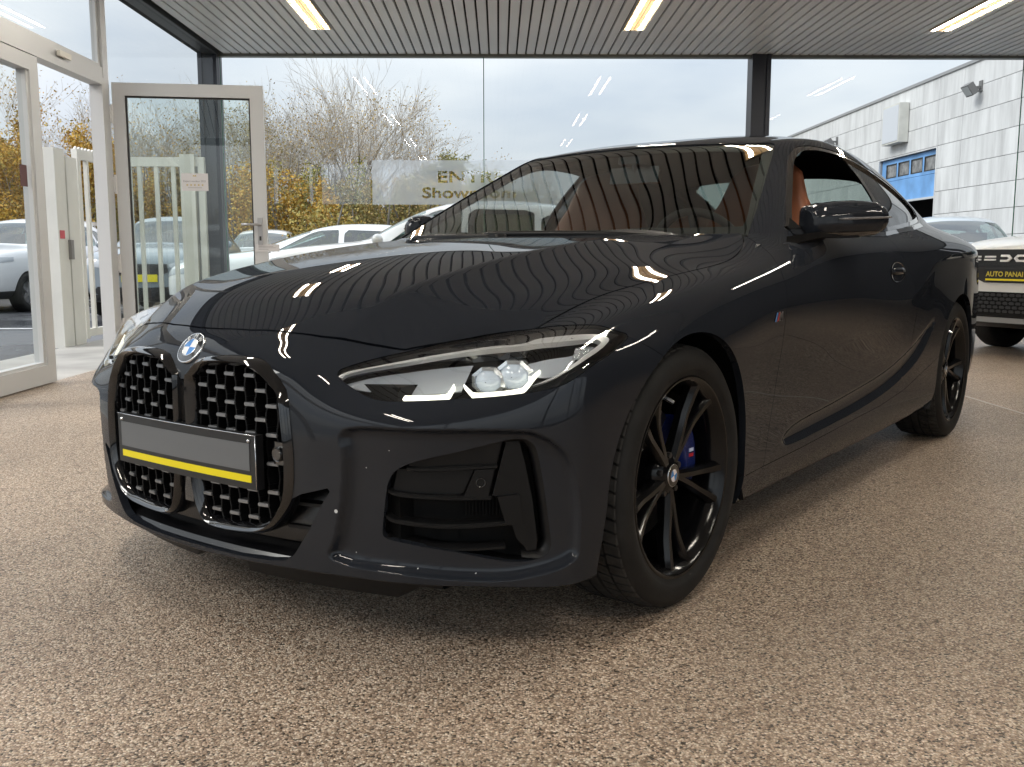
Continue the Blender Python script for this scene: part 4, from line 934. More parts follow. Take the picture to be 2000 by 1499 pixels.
def seat(x, y, dz=0.0, s=1.0):
    """a bucket seat: cushion, bolstered backrest and integral headrest, as one lofted skin each"""
    def skin(rows):
        v = []; f = []; n = len(rows[0])
        for r in rows: v += r
        for i in range(len(rows)-1):
            for j in range(n): f.append((i*n+j, i*n+(j+1) % n, (i+1)*n+(j+1) % n, (i+1)*n+j))
        f.append(tuple(range(n))[::-1]); f.append(tuple(range((len(rows)-1)*n, len(rows)*n))); return v, f
    def ringp(cx, cy, cz, hw, hd, ang, dish=0.0, n=20):
        out = []
        for k in range(n):
            t = 2*math.pi*k/n; a, b = math.cos(t), math.sin(t)
            px = hw*math.copysign(abs(a)**.55, a); pd = hd*math.copysign(abs(b)**.6, b)
            if b < 0: pd += dish*(1-(px/hw)**2)
            out.append((cx+px, cy+pd*math.cos(ang), cz+pd*math.sin(ang)))
        return out
    root = None
    rows = [ringp(x, y+yy, z+dz*(z > .6), hw*s, hd, .32, .03) for yy, z, hw, hd in
            ((0, .50, .235, .085), (.02, .58, .25, .10), (.06, .70, .262, .105), (.10, .82, .262, .10), (.14, .93, .245, .09), (.165, 1.0, .232, .075), (.18, 1.05, .212, .066), (.195, 1.10, .182, .060), (.212, 1.155, .162, .058), (.226, 1.205, .145, .054), (.236, 1.24, .105, .04), (.240, 1.25, .05, .02))]
    v, f = skin(rows); b = link('seat', mesh('seat', v, f, True), car, leather)
    b.data.polygons.foreach_set('use_smooth', [True]*len(b.data.polygons))
    rows = [[(p[0], p[2]*0+q, p[1]) for p in [(x+.26*s*math.copysign(abs(math.cos(t))**.5, math.cos(t)), zc+.075*math.copysign(abs(math.sin(t))**.6, math.sin(t)), 0) for t in np.linspace(0, 2*math.pi, 18, endpoint=False)]] for q, zc in ((y-.50, .42), (y-.46, .46), (y-.2, .45), (y+.05, .44))]
    v, f = skin(rows); link('cushion', mesh('cushion', v, f, True), b, leather)
    return b
seat(.38, 1.50); seat(-.38, 1.50); seat(.36, 2.34, -.17, .9); seat(-.36, 2.34, -.17, .9)
mb = MB(); mb.box((-.11, .0, -.032), (.11, .022, .032), Matrix.Translation((0.0, 1.30, 1.195)) @ Matrix.Rotation(R(-8), 4, 'X')); mb.tube([(0, 1.31, 1.20), (0, 1.30, 1.25)], .01, 6); mb.box((-.05, 1.26, 1.235), (.05, 1.34, 1.262))
mb.build('interior_mirror', car, gloss_black)
# ---- scuttle, wipers
v = []; f = []; xs = np.linspace(0, .745, 12)
for x in xs:
    t = x/.745; yb = .565+.155*t**2.2
    for (dy, dz) in ((-.05, -.045), (-.028, -.018), (.0, -.006), (.055, .014)): v.append((x, yb+dy, .943+dz-.004*t))
for i in range(11):
    for j in range(3): f.append((i*4+j, (i+1)*4+j, (i+1)*4+j+1, i*4+j+1))
vv = [tuple(p) for p in v]+[(-p[0], p[1], p[2]) for p in v]; n = len(v)
link('scuttle_panel', mesh('scuttle_panel', vv, f+[tuple(n+i for i in q[::-1]) for q in f], True), car, satin_black)
for pts in ([(.56, .635, .930), (.30, .58, .945), (.0, .555, .950), (-.18, .565, .950)], [(-.10, .545, .938), (-.36, .58, .944), (-.60, .65, .944)]):
    mb = MB(); mb.tube(smooth_poly(pts, 5, False), [.011]*(5*(len(pts)-1))+[.006], 8); mb.box((-.03, -.02, -.012), (.03, .02, .012), Matrix.Translation(pts[0]))
    mb.build('wiper', car, satin_black, True)
# ---- twin grille
kid = resample(smooth_poly(KID, 4), 96)
kin = resample(inset(kid, .024), 96)
def align(a, b):
    k = min(range(len(b)), key=lambda k: np.sum((np.roll(b, -k, 0)-a)**2)); return np.roll(b, -k, 0)
kin = align(kid, kin); kmid = .35*kid+.65*kin
GY = lambda x, z: on_xz(min(max(x, .0), .36), max(.2, min(.66, z)))[1]
def ky(p, d): 
    z = p[1]; zz = min(z, .585); return GY(p[0], zz)*.75+.25*(-.80)+d
rows = [[(p[0], ky(p, .03), p[1]) for p in kid], [(p[0], ky(p, -.004), p[1]) for p in inset(kid, .002)], [(p[0], ky(p, -.013), p[1]) for p in inset(kid, .010)],
        [(p[0], ky(p, -.008), p[1]) for p in kmid], [(p[0], ky(p, .004), p[1]) for p in kin], [(p[0], ky(p, .05), p[1]) for p in inset(kin, .002)]]
v = [q for r in rows for q in r]; n = 96; f = [(a*n+i, a*n+(i+1) % n, (a+1)*n+(i+1) % n, (a+1)*n+i) for a in range(len(rows)-1) for i in range(n)]
bm = bmesh.new(); bv = [bm.verts.new(q) for q in v]
for q in f: bm.faces.new([bv[i] for i in q])
bmesh.ops.recalc_face_normals(bm, faces=bm.faces); me = bpy.data.meshes.new('t'); bm.to_mesh(me); bm.free()
v = [tuple(p.co) for p in me.vertices]; f = [tuple(p.vertices) for p in me.polygons]
kL, kR = pair('kidney_grille', v, f, car, gloss_black, True, 50)
backp = [(p[0], ky(p, .05), p[1]) for p in inset(kin, -.004)]
pair('grille_backing', backp, [tuple(range(96))], (kL, kR), black_void, False)
# honeycomb bars with bright tablets at the knots
lat = {}
for r in range(-1, 12):
    z = .615-.032*r
    for m in range(-1, 7):
        x = (.035 if r % 2 == 0 else .0665)+.063*m; lat[(r, m)] = (x, z)
kclip = inset(kin, -.002)
def kin_in(p, d=0.0): return sd_poly(np.array([p]), kin)[0] > d
bars = MB(); nub = MB(); w = .0165
tabl = []
for (r, m), (x, z) in lat.items():
    y = ky((x, z), .006)
    if kin_in((x, z), .010) and not (x < .287 and .365 < z < .472): tabl.append((x, y, z))
    for dm in ((-1, 0) if r % 2 == 0 else (0, 1)):
        q = lat.get((r+1, m+dm))
        if q is None: continue
        # bar leaves the tablet's end nearest to the neighbour and falls to the neighbour's near end, kinked half-way
        s = 1 if q[0] > x else -1
        a = (x+s*w*.82, z); b = (q[0]-s*w*.82, q[1]); c = (.5*(a[0]+b[0])+s*.0015, .5*(a[1]+b[1]))
        for p0, p1 in ((a, c), (c, b)):
            if not (kin_in(p0) and kin_in(p1)):
                if not (kin_in(p0, -.012) and kin_in(p1, -.012)): continue
            y0 = ky(p0, .010); dx, dz = p1[0]-p0[0], p1[1]-p0[1]; L = math.hypot(dx, dz); nx, nz = -dz/L*.0024, dx/L*.0024
            bars.add([(p0[0]+nx, y0, p0[1]+nz), (p0[0]-nx, y0, p0[1]-nz), (p1[0]-nx, y0, p1[1]-nz), (p1[0]+nx, y0, p1[1]+nz),
                      (p0[0]+3*nx, y0+.040, p0[1]+nz), (p0[0]-3*nx, y0+.040, p0[1]-nz), (p1[0]-3*nx, y0+.040, p1[1]-nz), (p1[0]+3*nx, y0+.040, p1[1]+nz)],
                     [(0,1,2,3),(0,4,5,1),(1,5,6,2),(2,6,7,3),(3,7,4,0)])
pairmb('grille_mesh', bars, (kL, kR), mat('grille_black', (.004, .004, .0045), rough=.45, spec=.12), 30)
nb = bmesh.new(); bmesh.ops.create_cube(nb, size=1.0)
for q in nb.verts: q.co = (q.co.x*.0315, q.co.y*.018, q.co.z*.0080)
bmesh.ops.bevel(nb, geom=[e for e in nb.edges if abs((e.verts[0].co-e.verts[1].co).y) > .01 or e.verts[0].co.y < 0 and e.verts[1].co.y < 0], offset=.0016, segments=2, affect='EDGES')
nme = bpy.data.meshes.new('grille_tablet'); nb.to_mesh(nme); nb.free(); nme.polygons.foreach_set('use_smooth', [True]*len(nme.polygons)); nme.set_sharp_from_angle(angle=R(40))
nme.materials.append(mat('grille_silver', (.25, .25, .255), rough=.36, metal=.85))
for s, kk in ((1, kL), (-1, kR)):
    for (x, y, z) in tabl:
        o = link('grille_tablet', nme, kk); o.location = (x*s, y+.008, z); o.rotation_euler = (0, 0, R(12)*s*min(1, x/.3))
# bar between the kidneys and the dark valance behind the lower mouth
mb = MB(); mb.prism([(-.016, -.800), (.016, -.800), (.014, -.745), (-.014, -.745)], 2, .30, .587); mb.build('grille_divider', car, gloss_black)
v = []; f = []
prof = [(-.742, .39), (-.758, .335), (-.768, .30), (-.770, .262), (-.765, .243), (-.730, .236), (-.722, .222), (-.775, .208), (-.782, .197), (-.70, .182)]
xs = np.linspace(0, .45, 16)
for x in xs:
    for (y, z) in prof: v.append((x, y+.19*x*x+.02*(x/.45)**3, z))
n = len(prof)
for i in range(15):
    for j in range(n-1): f.append((i*n+j, (i+1)*n+j, (i+1)*n+j+1, i*n+j+1))
N0 = len(v); v2 = v+[(-p[0], p[1], p[2]) for p in v]
link('lower_valance', mesh('lower_valance', v2, f+[tuple(N0+i for i in q[::-1]) for q in f], True), car, mat('valance_black', (.008, .008, .009), rough=.22, spec=.5)).data.set_sharp_from_angle(angle=R(35))
for zz in (.338, .285):
    mb = MB(); pts = [(x, on_xz(x, .33)[1]+.030, zz-.01*(.43-x)) for x in np.linspace(.30, .43, 5)]
    for a, b in zip(pts[:-1], pts[1:]): mb.add([(a[0], a[1], a[2]), (b[0], b[1], b[2]), (b[0], b[1]+.03, b[2]+.004), (a[0], a[1]+.03, a[2]+.004), (a[0], a[1], a[2]-.007), (b[0], b[1], b[2]-.007), (b[0], b[1]+.03, b[2]-.007), (a[0], a[1]+.03, a[2]-.007)], [(0,1,2,3),(4,7,6,5),(0,4,5,1),(2,6,7,3)])
    pairmb('mouth_blade', mb, car, satin_black)
# front skirt under the lip
mb = MB()
for x0, x1 in zip(np.linspace(-.62, .62, 25)[:-1], np.linspace(-.62, .62, 25)[1:]):
    y0, y1 = -.735+.30*x0*x0, -.735+.30*x1*x1; h0 = .125 if .10 < abs(x0) < .52 else .155; h1 = .125 if .10 < abs(x1) < .52 else .155
    mb.add([(x0, y0+.02, h0), (x1, y1+.02, h1), (x1, y1, .19), (x0, y0, .19), (x0, y0+.05, h0), (x1, y1+.05, h1), (x1, y1+.05, .19), (x0, y0+.05, .19)], [(0,1,2,3),(4,7,6,5),(0,4,5,1)])
mb.build('air_deflector', car, satin_black)
# radar eye beside the number plate
mb = MB(); y = ky((.312, .45), -.002); mb.lathe([(0, -.004), (.013, -.004), (.0145, -.001), (.0165, -.002), (.0175, .012)], 1, (.313, y, .449), 24); mb.prism([(.296, .425), (.33, .425), (.334, .449), (.33, .475), (.296, .475), (.292, .449)], 1, y+.004, y+.03)
mb.build('parking_camera', car, gloss_black, angle=40)
# ---- number plate, slightly bowed
def bowed(x0, x1, z0, z1, dep, name, m, parent, th=.004, n=14, tilt=0.0):
    v = []; f = []
    for x in np.linspace(x0, x1, n+1):
        y = -.819+.10*x*x-dep
        for (yy, z) in ((y, z0), (y, z1), (y+th, z1), (y+th, z0)): v.append((x, yy, z))
    for i in range(n):
        for j in range(4): f.append((i*4+j, (i+1)*4+j, (i+1)*4+(j+1) % 4, i*4+(j+1) % 4))
    f.append((3, 2, 1, 0)); f.append((n*4, n*4+1, n*4+2, n*4+3))
    return link(name, mesh(name, v, f), parent, m)
pl = bowed(-.268, .268, .3655, .488, 0, 'number_plate', mat('plate_black', (.010, .010, .011), rough=.35), car, .02)
bowed(-.252, .246, .407, .468, .0012, 'plate_panel', mat('plate_grey', (.125, .130, .137), rough=.5), pl, .002)
bowed(-.250, .250, .381, .397, .0014, 'plate_stripe', mat('plate_yellow', (.82, .68, .004), rough=.4), pl, .002)
rim = MB(); rim.tube([(x, -.820+.10*x*x, .4875) for x in np.linspace(-.267, .267, 15)], .0012, 6); rim.tube([(.2665, -.813, z) for z in (.366, .4875)], .0012, 6)
rim.build('plate_edge', pl, chrome, True)
for x in (-.246, .246):
    mb = MB(); mb.lathe([(0, -.005), (.0028, -.0045), (.0045, -.002), (.0048, .001)], 1, (x, -.819+.10*x*x-.001, .4745), 12); mb.build('plate_screw', pl, chrome, True)
# ---- round badge: rim, black ring with lettering, quartered disc
def roundel(root_parent, M, rad, name, letters=True, dome=.1):
    blk = mat('badge_black', (.008, .008, .009), rough=.15, coat=1.0); blu = mat('badge_blue', (.045, .23, .62), rough=.2, coat=1.0); wht = mat('badge_white', (.78, .80, .82), rough=.2, coat=1.0)
    H = lambda r: rad*dome*(1-(r/rad)**2)
    mb = MB(); mb.lathe([(rad*1.0, -.004), (rad*1.0, .0008), (rad*.97, .0016), (rad*.93, .0012)], 2, (0, 0, 0), 48); mb.lathe([(rad*.585, H(rad*.585)+.0008), (rad*.565, H(rad*.565)+.0014), (rad*.545, H(rad*.545)+.0008)], 2, (0, 0, 0), 40)
    mb.v = [tuple(M @ Vector(p)) for p in mb.v]; b = mb.build(name, root_parent, chrome, True)
    mb = MB(); mb.lathe([(rad*.94, .0004), (rad*.8, H(rad*.8)), (rad*.575, H(rad*.575))], 2, (0, 0, 0), 48); mb.v = [tuple(M @ Vector(p)) for p in mb.v]; mb.build('badge_ring', b, blk, True)
    for q in range(4):
        mb = MB(); t0 = q*math.pi/2; v = [(0, 0, H(0))]; f = []
        for rr in (.3, .56):
            for k in range(9): t = t0+math.pi/2*k/8; v.append((rad*rr*math.cos(t), rad*rr*math.sin(t), H(rad*rr)))
        for k in range(8): f += [(0, 1+k, 2+k), (1+k, 10+k, 11+k, 2+k)]
        mb.add([tuple(M @ Vector(p)) for p in v], f); mb.build('badge_quarter', b, wht if q in (0, 2) else blu, True)
    if letters:
        for ch, ang in (('B', 132), ('M', 90), ('W', 48)):
            letter(ch, M @ Matrix.Rotation(R(ang-90), 4, 'Z') @ Matrix.Translation((0, rad*.755, H(rad*.755)+.0006)), rad*.36, 'badge_letter', b, wht)
    return b
def letter(txt, M, size, name, parent, m, align='CENTER', depth=.0006, font_scale=(1, 1), bold=0.0):
    cu = bpy.data.curves.new('t', 'FONT'); cu.body = txt; cu.size = size; cu.align_x = align; cu.align_y = 'CENTER'; cu.extrude = depth; cu.offset = bold; cu.resolution_u = 3
    ob = bpy.data.objects.new('t', cu); COL.objects.link(ob); dg = bpy.context.evaluated_depsgraph_get(); dg.update()
    me = bpy.data.meshes.new_from_object(ob.evaluated_get(dg)); bpy.data.objects.remove(ob); bpy.data.curves.remove(cu)
    S = Matrix.Diagonal((font_scale[0], font_scale[1], 1, 1))
    me.transform(M @ S); me.name = name
    return link(name, me, parent, m)
p0 = on_xz(0.0, .662); p1 = on_xz(0.0, .69); p2 = on_xz(0.0, .634)
zu = Vector(p1-p2).normalized(); nn = Vector((-1, 0, 0)).cross(zu).normalized()
if nn.y > 0: nn = -nn
xa = zu.cross(nn).normalized()
MR = Matrix((( xa.x, zu.x, nn.x, p0[0]+nn.x*.001), (xa.y, zu.y, nn.y, p0[1]+nn.y*.001), (xa.z, zu.z, nn.z, p0[2]+nn.z*.001), (0, 0, 0, 1)))
roundel(car, MR, .041, 'round_badge')
# ============================================================ headlamps
HL = []
lens = front.inside(LAMP, UZ, .0)
def lampstrip(o, i, off, name, m, parent, th=.004):
    """ribbon between two rows of (u, z) points laid on the lens surface, pushed in by off"""
    n = len(o); A = [on_uz(u, z, off) for u, z in o]; B = [on_uz(u, z, off) for u, z in i]
    A2 = [on_uz(u, z, off-th) for u, z in o]; B2 = [on_uz(u, z, off-th) for u, z in i]
    v = A+B+A2+B2; f = []
    for k in range(n-1): f += [(k, k+1, n+k+1, n+k), (k, 2*n+k, 2*n+k+1, k+1), (n+k, n+k+1, 3*n+k+1, 3*n+k)]
    return pair(name, v, f, parent, m, True, 40)
V0, F0 = lens.solid(.085)
cavity = mat('lamp_cavity', (.010, .0105, .012), rough=.3, spec=.5)
VL = lens.compact()
bL, bR = panel('headlamp', VL.offset(-.0865), car, cavity, 'pair', -.085)
LP = (bL, bR)
BO = smooth_poly([(-.290,.621),(-.258,.631),(-.180,.642),(-.040,.660),(.147,.682),(.265,.6905),(.328,.701),(.427,.709),(.493,.710),(.530,.705),(.542,.696),(.509,.680),(.463,.664),(.407,.644),(.343,.621),(.282,.608)], 5, False)
BI = smooth_poly([(-.280,.617),(-.255,.627),(-.181,.6385),(-.041,.655),(.145,.678),(.262,.687),(.321,.693),(.420,.699),(.483,.701),(.506,.697),(.512,.692),(.494,.685),(.456,.671),(.405,.650),(.343,.626),(.282,.609)], 5, False)
lampstrip(BO, BI, -.004, 'lamp_bezel', mat('lamp_bezel', (.62, .61, .60), rough=.35, metal=.35), LP, .012)
# dark eyebrow above the bezel
EO = smooth_poly([(-.285,.630),(-.18,.653),(-.04,.672),(.147,.697),(.265,.709),(.36,.719),(.47,.7225),(.54,.719),(.58,.706)], 5, False)
EI = smooth_poly([(-.283,.622),(-.18,.6415),(-.04,.659),(.147,.681),(.265,.690),(.328,.700),(.427,.708),(.52,.706),(.545,.695)], 5, False)
lampstrip(EO, EI, -.006, 'lamp_eyebrow', gloss_black, LP, .03)
# reflector floor and inner vanes, the window's reflection painted in as pale blue
RO = smooth_poly([(-.275,.617),(-.18,.635),(-.04,.6515),(.11,.663)], 6, False); RI = smooth_poly([(-.255,.608),(-.17,.604),(-.06,.604),(.07,.612)], 6, False)
lampstrip(RO, RI, -.034, 'reflector_painted_glare', mat('reflector_painted_glare', (.56, .59, .64), rough=.28, metal=.35), LP)
RO2 = smooth_poly([(.272,.665),(.34,.678),(.40,.684),(.44,.688)], 5, False); RI2 = smooth_poly([(.270,.640),(.32,.632),(.36,.638),(.42,.660)], 5, False)
lampstrip(RO2, RI2, -.030, 'reflector_painted_glare', mat('reflector_painted_glare', (0, 0, 0)), LP)
RO3 = [(.431,.698),(.47,.699),(.503,.694)]; RI3 = [(.418,.676),(.445,.666),(.476,.681)]
lampstrip(RO3, RI3, -.022, 'corner_reflector', mat('corner_reflector', (.75, .78, .80), rough=.16, metal=.9, bump=(160, .9, .01)), LP)
# running lights: two angular hooks
drl = mat('running_light', (.9, .9, .82), rough=.4, emit=(1.0, .96, .78), estr=1.1)
def hook(pts, wd, off, name):
    p = np.array(pts); q = smooth_poly(p, 4, False); t = np.gradient(q, axis=0); t /= np.linalg.norm(t, axis=1)[:, None]; nrm = np.stack([-t[:, 1], t[:, 0]], 1)
    w = np.interp(np.linspace(0, 1, len(q)), np.linspace(0, 1, len(wd)), wd)[:, None]
    lampstrip(q+nrm*w, q-nrm*w, off, name, drl, LP, .012)
hook([(-.128,.606),(-.110,.595),(-.098,.591),(-.04,.592),(.02,.595),(.036,.601),(.052,.618)], [.002,.0032,.0042,.0042,.0038,.003,.0015], -.020, 'running_light')
hook([(.080,.617),(.098,.604),(.112,.598),(.17,.599),(.24,.604),(.262,.612),(.285,.632),(.306,.646)], [.002,.0034,.0042,.0042,.0042,.0045,.004,.0015], -.020, 'running_light')
# two projector modules: housing, faceted face, lens
for (u, z, r, em) in ((.150, .637, .024, 2.4), (.226, .647, .027, 1.8)):
    c = Vector(on_uz(u, z, -.045)); d = (Vector((.36, -.93, 0))).normalized(); s1 = Vector((0, 0, 1)).cross(d).normalized(); s2 = Vector((0, 0, 1))
    def turn(prof, seg, sq=1.0):
        v = []; f = []
        for rr, h in prof:
            for k in range(seg):
                t = 2*math.pi*(k+.5)/seg; v.append(tuple(c+d*h+(s1*math.cos(t)*sq+s2*math.sin(t))*rr))
        n = len(prof)
        for i in range(n-1):
            for k in range(seg): f.append((i*seg+k, i*seg+(k+1) % seg, (i+1)*seg+(k+1) % seg, (i+1)*seg+k))
        return v, f
    v, f = turn([(r*1.35, -.02), (r*1.35, .006), (r*1.05, .012), (r*1.0, .004)], 8, 1.25)
    hs = pair('projector', v, f, LP, mat('projector_housing', (.62, .64, .66), rough=.22, metal=.7), False)
    v, f = turn([(r*1.05, .004), (r*.92, .014), (r*.6, .022), (r*.25, .026), (.001, .027)], 24, 1.15)
    pair('projector_lens', v, f, LP, mat('projector_lens', (.34, .38, .42), rough=.06, emit=(.86, .94, 1.0), estr=.16, coat=1.0), True)
v = []; f = []
ca, cb = panel('lamp_lens', VL.offset(-.001), LP[0], lens_glass, 'pair', 0); cb.parent = LP[1]
# print on the bezel
P0 = Vector(on_uz(.452, .7048, -.008)); P1 = Vector(on_uz(.470, .7051, -.008)); ex = (P1-P0).normalized(); nz_ = Vector(on_uz(.461, .705, .02))-Vector(on_uz(.461, .705, -.008)); nz_.normalize(); ey = nz_.cross(ex).normalized()
PM = Matrix(((ex.x, ey.x, nz_.x, P0.x), (ex.y, ey.y, nz_.y, P0.y), (ex.z, ey.z, nz_.z, P0.z), (0, 0, 0, 1))) @ Matrix.Translation((0, 0, .0022))
letter('BMW LED', PM, .0075, 'lamp_lettering', LP[0], black_void, depth=.0002, font_scale=(1.5, .8))

# ============================================================ bumper corner air inlets
inl = front.inside(INTAKE, UZ, -.001)
iL, iR = panel('corner_inlet', inl.offset(-.062), car, black_void, 'pair', -.061)
IP = (iL, iR)
def upoly(pts, off, th, name, m, smooth=False):
    """flat-ish plate following the bumper skin: outline in (u, z)"""
    o = [on_uz(u, z, off) for u, z in pts]; b = [on_uz(u, z, off-th) for u, z in pts]; n = len(pts)
    return pair(name, o+b, [tuple(range(n))[::-1]]+[(i, (i+1) % n, n+(i+1) % n, n+i) for i in range(n)], IP, m, smooth, 30)
def ublade(pts, off, dep, th, name='inlet_blade', m=None):
    q = smooth_poly(pts, 4, False); n = len(q); v = []; f = []
    for (u, z) in q:
        a = on_uz(u, z+th/2, off-.004); b = on_uz(u, z+th*.15, off); b2 = on_uz(u, z-th*.3, off); c = on_uz(u, z-th/2, off-.005); d = on_uz(u, z-th/2, off-dep); e = on_uz(u, z+th/2, off-dep); v += [a, b, b2, c, d, e]
    for i in range(n-1):
        for j in range(6): f.append((i*6+j, (i+1)*6+j, (i+1)*6+(j+1) % 6, i*6+(j+1) % 6))
    f += [tuple(range(6)), tuple((n-1)*6+j for j in range(6))[::-1]]
    return pair(name, v, f, IP, m or satin_black, True, 40)
# (u, z) from the zoomed photograph
upoly([(-.085,.4405),(.06,.469),(.196,.494),(.176,.441),(.170,.437),(-.05,.432),(-.088,.4335)], -.012, .006, 'inlet_plate', satin_black)
ublade([(-.092,.430),(-.02,.429),(.08,.432),(.178,.435)], -.006, .02, .010)
upoly([(-.125,.425),(-.09,.427),(.11,.428),(.075,.376),(.06,.373),(-.08,.370),(-.142,.374)], -.020, .006, 'inlet_plate', satin_black)
upoly([(.112,.428),(.170,.430),(.150,.368),(.072,.366),(.082,.378)], -.006, .012, 'sensor_plate', satin_black)
ublade([(-.148,.379),(-.11,.372),(0,.368),(.07,.367),(.16,.367)], -.005, .022, .010)
ublade([(-.155,.322),(-.12,.312),(0,.305),(.1,.305),(.23,.311)], -.006, .035, .010)
ublade([(-.155,.277),(-.12,.264),(0,.255),(.1,.253),(.202,.257)], -.008, .035, .009)
c = Vector(on_uz(.128, .401, -.004)); nn = (c-Vector(on_uz(.128, .401, -.03))).normalized(); a1 = nn.orthogonal().normalized(); a2 = nn.cross(a1)
mb = MB(); mb.tube([c+(a1*math.cos(t)+a2*math.sin(t))*.0095 for t in np.linspace(0, 2*math.pi, 24, endpoint=False)], .0009, 6, closed=True); pairmb('parking_sensor', mb, IP, gloss_black)
# upright blade that splits the inlet from the air curtain slot
upoly([(.205,.487),(.244,.487),(.262,.44),(.285,.36),(.301,.27),(.298,.249),(.268,.247),(.262,.256),(.237,.275),(.212,.33),(.196,.369),(.163,.371)], -.010, .03, 'inlet_upright', satin_black)
upoly([(.178,.369),(.238,.374),(.246,.37),(.252,.317),(.244,.309),(.205,.307),(.19,.34)], -.004, .012, 'inlet_bracket', satin_black)
# slot frame
so_ = smooth_poly([(.196,.495),(.250,.4985),(.279,.489),(.299,.466),(.320,.389),(.341,.281),(.339,.248),(.318,.233),(.25,.236)], 4, False)
si_ = smooth_poly([(.200,.482),(.246,.485),(.264,.476),(.280,.455),(.300,.385),(.320,.285),(.318,.262),(.300,.249),(.25,.248)], 4, False)
n = len(so_); v = [on_uz(u, z, -.001) for u, z in so_]+[on_uz(u, z, -.005) for u, z in (so_*.4+si_*.6)]+[on_uz(u, z, -.018) for u, z in si_]+[on_uz(u, z, -.05) for u, z in si_]
pair('inlet_frame', v, [(r*n+k, r*n+k+1, (r+1)*n+k+1, (r+1)*n+k) for r in range(3) for k in range(n-1)], IP, satin_black, True, 50)
upoly([(-.0,.298),(-.0,.262),(.06,.262),(.06,.298)], -.055, .004, 'radiator_core', black_void)
mb = MB()
for k in range(12):
    u = .085+k*.0105; a = Vector(on_uz(u, .36, -.045)); b = Vector(on_uz(u, .318, -.045)); mb.tube([a, b], .0022, 5)
pairmb('cooler_fins', mb, IP, black_void)
